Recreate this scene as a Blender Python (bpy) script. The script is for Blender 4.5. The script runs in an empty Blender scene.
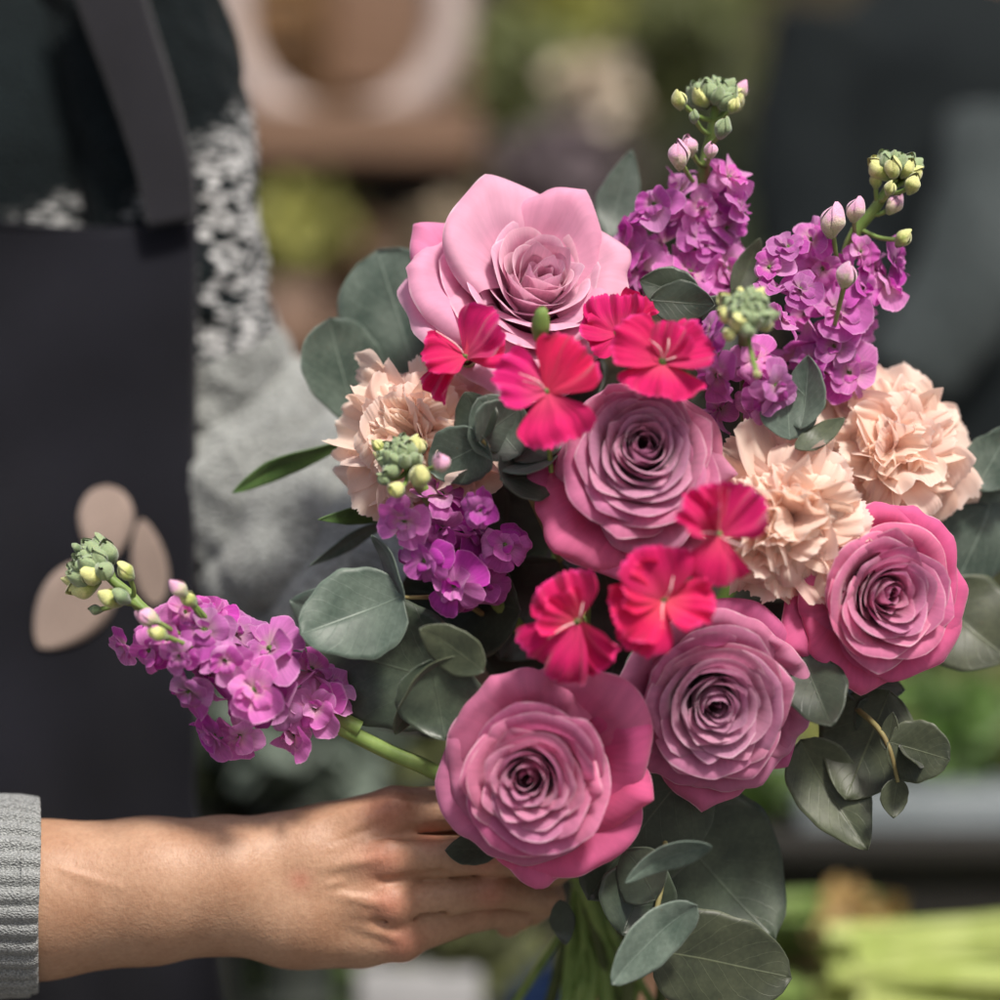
import bpy, math, random
import numpy as np
from mathutils import Vector, Matrix
sc = bpy.context.scene
R_ = math.radians
# ------------------------------------------------------------------ camera, world, sun, exposure
S = 0.0004                       # metres per photo pixel on the bouquet plane (1 m from the camera)
cam_d = bpy.data.cameras.new("camera"); cam = bpy.data.objects.new("camera", cam_d)
sc.collection.objects.link(cam); sc.camera = cam
cam.location = (0, -1, 0); cam.rotation_euler = (R_(90), 0, 0)
cam_d.sensor_width = 36; cam_d.lens = 90; cam_d.clip_start = .05; cam_d.clip_end = 60
cam_d.dof.use_dof = True; cam_d.dof.focus_distance = .985; cam_d.dof.aperture_fstop = 2.4
SUN_EL, SUN_AZ = 52, 24          # degrees; azimuth measured from the camera side towards the right
w = bpy.data.worlds.new("World"); sc.world = w; w.use_nodes = True
nt = w.node_tree; nt.nodes.clear()
sky = nt.nodes.new('ShaderNodeTexSky'); sky.sky_type = 'NISHITA'; sky.sun_disc = False
sky.sun_elevation = R_(SUN_EL); sky.sun_rotation = R_(180 - SUN_AZ); sky.air_density = 1; sky.dust_density = 4; sky.ozone_density = .6
bg = nt.nodes.new('ShaderNodeBackground'); bg.inputs[1].default_value = .08
wo = nt.nodes.new('ShaderNodeOutputWorld'); nt.links.new(sky.outputs[0], bg.inputs[0]); nt.links.new(bg.outputs[0], wo.inputs[0])
sd = bpy.data.lights.new("sun", 'SUN'); sd.energy = 3.2; sd.angle = R_(9); sd.color = (1, .95, .87)
sun = bpy.data.objects.new("sun", sd); sc.collection.objects.link(sun)
sv = Vector((math.sin(R_(SUN_AZ))*math.cos(R_(SUN_EL)), -math.cos(R_(SUN_AZ))*math.cos(R_(SUN_EL)), math.sin(R_(SUN_EL))))
sun.rotation_euler = sv.to_track_quat('Z', 'Y').to_euler(); sun.location = sv*3
sc.view_settings.view_transform = 'Standard'; sc.view_settings.look = 'None'
sc.view_settings.exposure = 0.6; sc.view_settings.gamma = 1
sc.render.engine = 'CYCLES'

# ------------------------------------------------------------------ helpers
rng = np.random.RandomState(7)
def P(px, py, d=0.0):
    k = (1+d)*S
    return np.array([(px-500)*k, d, (500-py)*k])
def tag(o, label=None, cat=None, group=None, kind=None):
    if label: o['label'] = label
    if cat: o['category'] = cat
    if group: o['group'] = group
    if kind: o['kind'] = kind
    return o
def empty(name, M=None):
    o = bpy.data.objects.new(name, None); o.empty_display_size = .01
    sc.collection.objects.link(o)
    if M is not None: o.matrix_world = M
    return o
def link(name, me, parent=None, M=None, mat=None):
    o = bpy.data.objects.new(name, me); sc.collection.objects.link(o)
    if mat is not None and len(me.materials) == 0: me.materials.append(mat)
    if parent is not None: o.parent = parent
    if M is not None: o.matrix_local = M
    return o
class MB:
    """collects grids of points into one mesh"""
    def __init__(s): s.v = []; s.f = []; s.uv = []; s.t = []; s.n = 0
    def grid(s, G, tone=0.0, closed=False, M=None, cap=False):
        nu, nv = G.shape[:2]; pts = G.reshape(-1, 3)
        if M is not None:
            A = np.array(M)[:3, :3]; b = np.array(M)[:3, 3]; pts = pts@A.T + b
        idx = np.arange(nu*nv).reshape(nu, nv) + s.n
        a = idx if not closed else np.vstack([idx, idx[:1]])
        q = np.stack([a[:-1, :-1], a[1:, :-1], a[1:, 1:], a[:-1, 1:]], -1).reshape(-1, 4)
        s.f += q.tolist(); s.v.append(pts)
        uu, vv = np.meshgrid(np.linspace(0, 1, nu), np.linspace(0, 1, nv), indexing='ij')
        s.uv.append(np.stack([uu, vv], -1).reshape(-1, 2))
        t = np.broadcast_to(np.asarray(tone, float), (nu, nv)).reshape(-1); s.t.append(t)
        if cap:
            s.f.append(idx[::-1, 0].tolist()); s.f.append(idx[:, -1].tolist())
        s.n += nu*nv
        return s
    def raw(s, v, f, tone=0.0):
        v = np.asarray(v, float); s.v.append(v); s.uv.append(np.zeros((len(v), 2)))
        s.t.append(np.full(len(v), tone)); s.f += [[i+s.n for i in q] for q in f]; s.n += len(v); return s
    def mesh(s, name, mat=None, smooth=True, M=None):
        v = np.concatenate(s.v)
        if M is not None:
            A = np.array(M)[:3, :3]; v = v@A.T + np.array(M)[:3, 3]
        me = bpy.data.meshes.new(name); me.from_pydata(v.tolist(), [], s.f)
        uv = np.concatenate(s.uv); t = np.concatenate(s.t)
        li = np.zeros(len(me.loops), np.int32); me.loops.foreach_get('vertex_index', li)
        l = me.uv_layers.new(name='UVMap'); l.data.foreach_set('uv', uv[li].astype(np.float32).ravel())
        a = me.attributes.new('tone', 'FLOAT', 'POINT'); a.data.foreach_set('value', t.astype(np.float32))
        if smooth: me.polygons.foreach_set('use_smooth', [True]*len(me.polygons))
        if mat: me.materials.append(mat)
        me.update(); return me
class Wob:
    """cheap smooth vector noise"""
    def __init__(s, rs, freq, n=6):
        s.k = rs.normal(size=(n, 3))*freq; s.p = rs.uniform(0, 6.28, n); s.a = rs.normal(size=(n, 3))/math.sqrt(n)
    def __call__(s, X): return np.sin(X@s.k.T + s.p)@s.a
def Mz(z, up=(0, 0, 1), loc=(0, 0, 0), roll=0):
    z = Vector(z).normalized(); up = Vector(up)
    x = up.cross(z)
    if x.length < 1e-4: x = Vector((1, 0, 0))
    x.normalize(); y = z.cross(x)
    M = Matrix((x, y, z)).transposed().to_4x4(); M.translation = Vector(loc)
    return M @ Matrix.Rotation(roll, 4, 'Z')
def face(tx, ty, loc, roll=0): return Mz((tx, -1, ty), loc=loc, roll=roll)
def spline(pts, n):
    pts = np.array(pts, float); m = len(pts)
    if m == 2: t = np.linspace(0, 1, n)[:, None]; return pts[0]*(1-t)+pts[1]*t
    e = np.vstack([2*pts[0]-pts[1], pts, 2*pts[-1]-pts[-2]])
    out = []
    for s in np.linspace(0, m-1-1e-6, n):
        i = int(s); t = s-i; a, b, c, d = e[i:i+4]
        out.append(.5*((2*b)+(-a+c)*t+(2*a-5*b+4*c-d)*t*t+(-a+3*b-3*c+d)*t**3))
    return np.array(out)
def tube(pts, rad, n=16, seg=12, ell=1.0, up=(0, 1, 0), mod=None):
    """grid (seg, n, 3) round a spline through pts; rad = list; ell = size along 'up' relative to across"""
    c = spline(pts, n); r = np.interp(np.linspace(0, 1, n), np.linspace(0, 1, len(rad)), rad)
    t = np.gradient(c, axis=0); t /= np.linalg.norm(t, axis=1)[:, None]
    u = np.array(up, float); a = np.cross(t, u); a /= np.linalg.norm(a, axis=1)[:, None]+1e-9
    b = np.cross(a, t)
    ph = np.linspace(0, 2*np.pi, seg, endpoint=False)[:, None, None]
    rr = r[None, :, None]*np.ones_like(ph)
    if mod is not None: rr = rr*mod(ph[:, :, 0], np.linspace(0, 1, n)[None, :])[:, :, None]
    return c[None]+rr*(np.cos(ph)*a[None]+np.sin(ph)*b[None]*ell)
def box(c, s, rz=0):
    c = np.array(c); v = []
    for i in (-1, 1):
        for j in (-1, 1):
            for k in (-1, 1):
                x, y = i*s[0]/2, j*s[1]/2
                v.append([c[0]+x*math.cos(rz)-y*math.sin(rz), c[1]+x*math.sin(rz)+y*math.cos(rz), c[2]+k*s[2]/2])
    f = [[0, 1, 3, 2], [4, 6, 7, 5], [0, 4, 5, 1], [2, 3, 7, 6], [0, 2, 6, 4], [1, 5, 7, 3]]
    return v, f
def ball(c, r, seg=14, n=9, sq=(1, 1, 1)):
    th = np.linspace(0, 2*np.pi, seg, endpoint=False)[:, None]; ph = np.linspace(.02, np.pi-.02, n)[None]
    return np.stack([np.cos(th)*np.sin(ph)*r*sq[0]+c[0], np.sin(th)*np.sin(ph)*r*sq[1]+c[1], np.broadcast_to(np.cos(ph)*r*sq[2]+c[2], (seg, n))], -1)
def solid(o, t, bev=False):
    m = o.modifiers.new('s', 'SOLIDIFY'); m.thickness = t; m.offset = 0
    return o

# ------------------------------------------------------------------ materials
def newmat(name):
    m = bpy.data.materials.new(name); m.use_nodes = True; nt = m.node_tree; nt.nodes.clear()
    return m, nt, nt.nodes, nt.links
def N(nodes, kind, **kw):
    n = nodes.new(kind)
    for k, v in kw.items():
        if k.startswith('i_'):
            key = k[2:]; n.inputs[int(key) if key.isdigit() else key.replace('_', ' ')].default_value = v
        else: setattr(n, k, v)
    return n
def ramp(nodes, stops):
    r = nodes.new('ShaderNodeValToRGB'); e = r.color_ramp.elements
    while len(e) < len(stops): e.new(.5)
    for x, (p, c) in zip(e, stops): x.position = p; x.color = (*c, 1) if len(c) == 3 else c
    return r
def mix(nt, f, a, b, mode='MIX'):
    n = nt.nodes.new('ShaderNodeMix'); n.data_type = 'RGBA'; n.blend_type = mode
    for i, x in ((0, f), (6, a), (7, b)):
        if isinstance(x, (int, float)): n.inputs[i].default_value = x
        elif isinstance(x, tuple): n.inputs[i].default_value = (*x, 1)
        else: nt.links.new(x, n.inputs[i])
    return n.outputs[2]
def math_(nt, op, a, b=None, clamp=False):
    n = nt.nodes.new('ShaderNodeMath'); n.operation = op; n.use_clamp = clamp
    for i, x in enumerate((a, b)):
        if x is None: continue
        if isinstance(x, (int, float)): n.inputs[i].default_value = x
        else: nt.links.new(x, n.inputs[i])
    return n.outputs[0]
def petal_mat(name, base, tip, edge, alt=None, alt_tip=None, trans=.3, rand=.25, vein=.3, rough=.72, edge_at=.93, veinsc=26, var=.12):
    """base->tip colour along the petal, thin paler margin, optional second tone driven by 'tone'"""
    m, nt, nd, L = newmat(name)
    uv = N(nd, 'ShaderNodeUVMap'); sep = N(nd, 'ShaderNodeSeparateXYZ'); L.new(uv.outputs[0], sep.inputs[0])
    u, v = sep.outputs[0], sep.outputs[1]
    obi = N(nd, 'ShaderNodeObjectInfo'); rnd = obi.outputs['Random']
    at = N(nd, 'ShaderNodeAttribute', attribute_name='tone'); tone = at.outputs['Fac']
    r1 = ramp(nd, [(0, base), (.6, tip)]); L.new(v, r1.inputs[0]); col = r1.outputs[0]
    if alt:
        r2 = ramp(nd, [(0, alt), (.75, alt_tip)]); L.new(v, r2.inputs[0]); col = mix(nt, tone, col, r2.outputs[0])
    # fine veins running up the petal, fanning
    mp = N(nd, 'ShaderNodeMapping'); mp.inputs['Scale'].default_value = (veinsc, 2.2, 1); L.new(uv.outputs[0], mp.inputs[0])
    addv = N(nd, 'ShaderNodeVectorMath', operation='ADD'); cmb = N(nd, 'ShaderNodeCombineXYZ')
    L.new(math_(nt, 'MULTIPLY', rnd, 37.0), cmb.inputs[2]); L.new(mp.outputs[0], addv.inputs[0]); L.new(cmb.outputs[0], addv.inputs[1])
    nz = N(nd, 'ShaderNodeTexNoise', i_Scale=1.0, i_Detail=4.0, i_Roughness=.6); L.new(addv.outputs[0], nz.inputs[0])
    tc = N(nd, 'ShaderNodeTexCoord')
    nb = N(nd, 'ShaderNodeTexNoise', i_Scale=90.0, i_Detail=3.0); L.new(tc.outputs['Object'], nb.inputs[0])
    vf = ramp(nd, [(.35, (1-vein,)*3), (.7, (1.0,)*3)]); L.new(nz.outputs[0], vf.inputs[0])
    col = mix(nt, 1.0, col, vf.outputs[0], 'MULTIPLY')
    bl = ramp(nd, [(.3, (1-var,)*3), (.75, (1.0,)*3)]); L.new(nb.outputs[0], bl.inputs[0])
    col = mix(nt, 1.0, col, bl.outputs[0], 'MULTIPLY')
    # margin
    e = ramp(nd, [(edge_at, (0, 0, 0)), (min(.999, edge_at+.06), (1, 1, 1))]); L.new(v, e.inputs[0])
    eb = ramp(nd, [(.38, (.1,)*3), (.66, (.85,)*3)]); nz3 = N(nd, 'ShaderNodeTexNoise', i_Scale=140.0); L.new(tc.outputs['Object'], nz3.inputs[0]); L.new(nz3.outputs[0], eb.inputs[0])
    col = mix(nt, math_(nt, 'MULTIPLY', e.outputs[0], eb.outputs[0]), col, edge)
    hs = N(nd, 'ShaderNodeHueSaturation'); L.new(col, hs.inputs['Color'])
    L.new(math_(nt, 'ADD', math_(nt, 'MULTIPLY', rnd, rand), 1-rand/2), hs.inputs['Value'])
    L.new(math_(nt, 'ADD', math_(nt, 'MULTIPLY', rnd, .02), .49), hs.inputs['Hue'])
    col = hs.outputs[0]
    bmp = N(nd, 'ShaderNodeBump', i_Strength=.3, i_Distance=.0006); L.new(nz.outputs[0], bmp.inputs['Height'])
    bs = N(nd, 'ShaderNodeBsdfPrincipled', i_Roughness=rough); bs.inputs['Specular IOR Level'].default_value = .15
    bs.inputs['Sheen Weight'].default_value = .28; bs.inputs['Sheen Roughness'].default_value = .5
    L.new(col, bs.inputs['Base Color']); L.new(bmp.outputs[0], bs.inputs['Normal'])
    tr = N(nd, 'ShaderNodeBsdfTranslucent'); sat = N(nd, 'ShaderNodeHueSaturation', i_Saturation=1.15, i_Value=1.0); L.new(col, sat.inputs['Color']); L.new(sat.outputs[0], tr.inputs[0])
    mx = N(nd, 'ShaderNodeMixShader', i_0=trans); L.new(bs.outputs[0], mx.inputs[1]); L.new(tr.outputs[0], mx.inputs[2])
    out = N(nd, 'ShaderNodeOutputMaterial'); L.new(mx.outputs[0], out.inputs[0])
    return m
def leaf_mat(name, c1, c2, rib, wax=.35, rough=.5, trans=.15):
    m, nt, nd, L = newmat(name)
    uv = N(nd, 'ShaderNodeUVMap'); sep = N(nd, 'ShaderNodeSeparateXYZ'); L.new(uv.outputs[0], sep.inputs[0])
    u, v = sep.outputs[0], sep.outputs[1]
    tc = N(nd, 'ShaderNodeTexCoord')
    n1 = N(nd, 'ShaderNodeTexNoise', i_Scale=60.0, i_Detail=5.0, i_Roughness=.6); L.new(tc.outputs['Object'], n1.inputs[0])
    n2 = N(nd, 'ShaderNodeTexNoise', i_Scale=600.0, i_Detail=3.0); L.new(tc.outputs['Object'], n2.inputs[0])
    au = math_(nt, 'ABSOLUTE', math_(nt, 'SUBTRACT', u, .5))
    at = N(nd, 'ShaderNodeAttribute', attribute_name='tone')
    r = ramp(nd, [(.36, c1), (.62, c2)]); L.new(n1.outputs[0], r.inputs[0]); col = r.outputs[0]
    vs = N(nd, 'ShaderNodeTexVoronoi', i_Scale=210.0); L.new(tc.outputs['Object'], vs.inputs[0])
    vr = ramp(nd, [(.05, (1, 1, 1)), (.13, (0, 0, 0))]); L.new(vs.outputs['Distance'], vr.inputs[0])
    n5 = N(nd, 'ShaderNodeTexNoise', i_Scale=35.0); L.new(tc.outputs['Object'], n5.inputs[0]); gate = ramp(nd, [(.52, (0, 0, 0)), (.62, (1, 1, 1))]); L.new(n5.outputs[0], gate.inputs[0])
    col = mix(nt, math_(nt, 'MULTIPLY', math_(nt, 'MULTIPLY', vr.outputs[0], gate.outputs[0]), .55), col, (.10, .07, .035))
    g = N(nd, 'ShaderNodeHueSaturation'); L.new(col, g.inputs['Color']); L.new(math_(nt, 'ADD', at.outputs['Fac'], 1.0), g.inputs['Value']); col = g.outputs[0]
    mid = math_(nt, 'SUBTRACT', 1.0, math_(nt, 'MULTIPLY', au, 70.0), True)
    vv = math_(nt, 'SUBTRACT', v, math_(nt, 'MULTIPLY', au, .75))
    jit = math_(nt, 'MULTIPLY', n1.outputs[0], .12)
    s = math_(nt, 'ABSOLUTE', math_(nt, 'SINE', math_(nt, 'MULTIPLY', math_(nt, 'ADD', vv, jit), 24.0)))
    side = math_(nt, 'MULTIPLY', math_(nt, 'SUBTRACT', 1.0, math_(nt, 'MULTIPLY', s, 7.0), True), .28)
    vn = math_(nt, 'MAXIMUM', math_(nt, 'MULTIPLY', mid, .8), side)
    col = mix(nt, vn, col, rib)
    sp = ramp(nd, [(.4, (.88,)*3), (.65, (1.06,)*3)]); L.new(n2.outputs[0], sp.inputs[0]); col = mix(nt, 1.0, col, sp.outputs[0], 'MULTIPLY')
    eg = ramp(nd, [(.475, (0, 0, 0)), (.5, (1, 1, 1))]); L.new(au, eg.inputs[0]); col = mix(nt, math_(nt, 'MULTIPLY', eg.outputs[0], .5), col, rib)
    bmp = N(nd, 'ShaderNodeBump', i_Strength=.35, i_Distance=.0005); L.new(math_(nt, 'ADD', vn, math_(nt, 'MULTIPLY', n1.outputs[0], .8)), bmp.inputs['Height'])
    bs = N(nd, 'ShaderNodeBsdfPrincipled', i_Roughness=rough); bs.inputs['Specular IOR Level'].default_value = wax
    bs.inputs['Sheen Weight'].default_value = .2
    L.new(col, bs.inputs['Base Color']); L.new(bmp.outputs[0], bs.inputs['Normal'])
    tr = N(nd, 'ShaderNodeBsdfTranslucent'); hs = N(nd, 'ShaderNodeHueSaturation', i_Saturation=1.3, i_Value=1.2); L.new(col, hs.inputs['Color']); L.new(hs.outputs[0], tr.inputs[0])
    mx = N(nd, 'ShaderNodeMixShader', i_0=trans); L.new(bs.outputs[0], mx.inputs[1]); L.new(tr.outputs[0], mx.inputs[2])
    out = N(nd, 'ShaderNodeOutputMaterial'); L.new(mx.outputs[0], out.inputs[0])
    return m
def plain(name, c1, c2=None, scale=40, rough=.6, bump=.2, bd=.001, spec=.3, sss=0, stretch=(1, 1, 1), sheen=0, detail=4):
    m, nt, nd, L = newmat(name)
    tc = N(nd, 'ShaderNodeTexCoord'); mp = N(nd, 'ShaderNodeMapping'); mp.inputs['Scale'].default_value = stretch
    L.new(tc.outputs['Object'], mp.inputs[0])
    n1 = N(nd, 'ShaderNodeTexNoise', i_Scale=float(scale), i_Detail=float(detail)); L.new(mp.outputs[0], n1.inputs[0])
    r = ramp(nd, [(.3, c1), (.7, c2 or c1)]); L.new(n1.outputs[0], r.inputs[0])
    bs = N(nd, 'ShaderNodeBsdfPrincipled', i_Roughness=rough); bs.inputs['Specular IOR Level'].default_value = spec
    bs.inputs['Sheen Weight'].default_value = sheen
    if sss: bs.inputs['Subsurface Weight'].default_value = sss; bs.inputs['Subsurface Radius'].default_value = (1, .35, .2); bs.inputs['Subsurface Scale'].default_value = .003
    bmp = N(nd, 'ShaderNodeBump', i_Strength=float(bump), i_Distance=float(bd)); L.new(n1.outputs[0], bmp.inputs['Height'])
    L.new(r.outputs[0], bs.inputs['Base Color']); L.new(bmp.outputs[0], bs.inputs['Normal'])
    out = N(nd, 'ShaderNodeOutputMaterial'); L.new(bs.outputs[0], out.inputs[0])
    return m

# inner mauve (tone 0), outer pink (tone 1)
M_ROSE = petal_mat('rose_petal', (.38, .13, .26), (.68, .33, .50), (.93, .70, .80), (.64, .04, .19), (.84, .17, .40), trans=.42, rand=.18, vein=.15, edge_at=.965)
M_ROSE_L = petal_mat('light_rose_petal', (.86, .44, .60), (.90, .54, .69), (.96, .80, .86), (.80, .12, .40), (.90, .32, .58), trans=.38, rand=.12, vein=.12, edge_at=.965)
M_ROSE_P = petal_mat('pink_rose_petal', (.38, .12, .26), (.72, .31, .49), (.94, .68, .79), (.70, .035, .19), (.90, .16, .40), trans=.42, rand=.18, vein=.15, edge_at=.965)
M_CARN = petal_mat('carnation_petal', (.98, .54, .40), (.99, .79, .69), (.99, .90, .84), trans=.5, rand=.06, vein=.05, var=.04)
M_DIAN = petal_mat('dianthus_petal', (.86, .10, .20), (.86, .014, .19), (.86, .05, .30), (.78, .03, .14), (.72, .006, .11), trans=.30, rand=.18, vein=.28, veinsc=34, edge_at=.9)
M_STOCK = petal_mat('stock_petal', (.80, .68, .56), (.74, .14, .60), (.93, .60, .86), (.86, .70, .70), (.88, .46, .80), trans=.46, rand=.45, vein=.22, veinsc=18)
M_STOCKD = petal_mat('deep_stock_petal', (.60, .28, .50), (.58, .05, .48), (.84, .38, .74), (.70, .34, .60), (.78, .28, .66), trans=.36, rand=.35, vein=.22, veinsc=18)
M_EUC = leaf_mat('eucalyptus_leaf', (.052, .080, .062), (.115, .15, .122), (.22, .28, .23), wax=.4, rough=.45)
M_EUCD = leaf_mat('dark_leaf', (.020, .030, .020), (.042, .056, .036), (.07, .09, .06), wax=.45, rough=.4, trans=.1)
M_EUCO = leaf_mat('olive_leaf', (.034, .044, .024), (.075, .088, .05), (.13, .15, .085), wax=.4, rough=.45)
M_GRASS = leaf_mat('blade_leaf', (.05, .11, .025), (.09, .17, .045), (.14, .25, .08), wax=.3)
M_STEM = plain('green_stem', (.12, .20, .045), (.24, .33, .10), 80, .5, .3, .0005, sss=.1)
M_STEMD = plain('dark_stem', (.04, .06, .015), (.10, .12, .04), 60, .5, .3, .0005)
M_TWIG = plain('brown_twig', (.16, .12, .05), (.26, .24, .10), 90, .6, .4, .0005)
def bud_mat(name, a, b, c):
    """sepals at the base (a, b), petal tip showing at the top (c), downy surface"""
    m, nt, nd, L = newmat(name); uv = N(nd, 'ShaderNodeUVMap'); sep = N(nd, 'ShaderNodeSeparateXYZ'); L.new(uv.outputs[0], sep.inputs[0])
    tc = N(nd, 'ShaderNodeTexCoord'); n1 = N(nd, 'ShaderNodeTexNoise', i_Scale=3.0, i_Detail=4.0); L.new(tc.outputs['Object'], n1.inputs[0])
    n2 = N(nd, 'ShaderNodeTexNoise', i_Scale=16.0, i_Detail=3.0); L.new(tc.outputs['Object'], n2.inputs[0])
    t = math_(nt, 'ADD', sep.outputs[1], math_(nt, 'MULTIPLY', math_(nt, 'SUBTRACT', n1.outputs[0], .5), .7))
    r = ramp(nd, [(.1, a), (.45, b), (.68, c)]); L.new(t, r.inputs[0])
    d = ramp(nd, [(.3, (.72,)*3), (.7, (1.1,)*3)]); L.new(n2.outputs[0], d.inputs[0]); col = mix(nt, 1.0, r.outputs[0], d.outputs[0], 'MULTIPLY')
    b_ = N(nd, 'ShaderNodeBsdfPrincipled', i_Roughness=.75); b_.inputs['Sheen Weight'].default_value = .5; b_.inputs['Subsurface Weight'].default_value = .1; b_.inputs['Subsurface Scale'].default_value = .002
    L.new(col, b_.inputs['Base Color']); bp = N(nd, 'ShaderNodeBump', i_Strength=.6, i_Distance=.0005); L.new(n2.outputs[0], bp.inputs['Height']); L.new(bp.outputs[0], b_.inputs['Normal'])
    o = N(nd, 'ShaderNodeOutputMaterial'); L.new(b_.outputs[0], o.inputs[0]); return m
M_BUD = bud_mat('green_bud', (.09, .15, .06), (.16, .24, .11), (.26, .34, .17))
M_BUDY = bud_mat('yellow_bud', (.18, .27, .07), (.38, .44, .10), (.66, .66, .26))
M_BUDP = bud_mat('pink_bud', (.30, .38, .14), (.62, .52, .38), (.74, .38, .56))
M_FIL = plain('pale_stamen', (.80, .40, .46), (.86, .62, .62), 100, .5, .1, .0002)
M_EYE = plain('green_throat', (.05, .10, .02), (.14, .2, .05), 300, .6, .3, .0003)

# ------------------------------------------------------------------ petals
def cup_petal(rs, R, zr, th, W, L, keys, nu=27, nv=19, a=.3, p=3.0, spiral=.05, wav=.04, tip=0.0, side=0.0, lip=.9, nz=.02, dx=(0, 0), notch=0, pleat=.35):
    u = np.linspace(-1, 1, nu)[:, None]; v = np.linspace(0, 1, nv)[None]
    v = 1-(1-v)**1.15
    ext = 1 - a*np.abs(u)**p + tip*np.exp(-(np.abs(u)/.3)**1.15) - notch*np.exp(-(u/.18)**2) + .014*np.sin(u*rs.uniform(3, 6)+rs.uniform(0, 6)) + .007*np.sin(u*rs.uniform(9, 16)+rs.uniform(0, 6))
    T = v*ext
    kt = [k[0] for k in keys]; ka = [R_(k[1]) for k in keys]
    A = np.interp(T/ext, kt, ka)
    A = A + lip*np.clip((T/ext-.88)/.12, 0, 1)**1.5 + side*np.abs(u)**2*np.clip((v-.45)/.55, 0, 1)**1.3
    A = A + wav*4*np.sin(u*rs.uniform(2, 4)+rs.uniform(0, 6))*v**2
    dv = np.diff(v, axis=1, prepend=0); ds = L*ext*dv
    r = np.cumsum(ds*np.sin(A), 1); z = np.cumsum(ds*np.cos(A), 1)
    m = nu//2
    r = np.maximum(r + (R-r[m, -1]), .02+.05*R); z = z - z[m, -1] + zr
    wp = .5+.5*np.sin(np.minimum(v*1.7, 1)*np.pi/2)
    r = r*(1+spiral*u + wav*np.sin(u*rs.uniform(3, 6)+rs.uniform(0, 6))*v**3)
    ph = th + u*W*wp
    G = np.stack([r*np.cos(ph)+dx[0], r*np.sin(ph)+dx[1], z+0*ph], -1)
    G = G + nz*Wob(rs, 2.6)(G.reshape(-1, 3)).reshape(G.shape)*v[..., None]
    G = G + nz*pleat*Wob(rs, 9)(G.reshape(-1, 3)).reshape(G.shape)*v[..., None]**2
    return G
def lerpkeys(a, b, f): return [(ta*(1-f)+tb*f, x*(1-f)+y*f) for (ta, x), (tb, y) in zip(a, b)]
KI = [(0, 12), (.5, -2), (.85, -16), (1, -8)]
KM = [(0, 45), (.45, 22), (.8, 14), (1, 30)]
KO = [(0, 80), (.4, 52), (.75, 46), (1, 100)]
BIND = P(590, 905, .055)
def stem_to(mb, start, dirn, rad, M, end=None, off=(0, 0), n=14):
    """a stem from a bloom back to the binding point and on below it, in the local frame of M"""
    s = np.array(start); b = BIND + np.array([off[0], off[1], 0]); mid = s + np.array(dirn)*.045
    b = b + np.array([(s[0]-b[0])*.18, 0, 0]); side = (b-s); e = b + np.array([side[0]*.9+off[0]*3, .03+abs(off[0])*2, -.20]) if end is None else np.array(end)
    pts = [s, mid, (mid+b)/2 + np.array([0, .01, 0]), b, e]
    G = tube(pts, [rad]*5, n=n, seg=8)
    Mi = np.array(M.inverted()); return mb.grid(G@Mi[:3, :3].T + Mi[:3, 3], closed=True)
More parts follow.
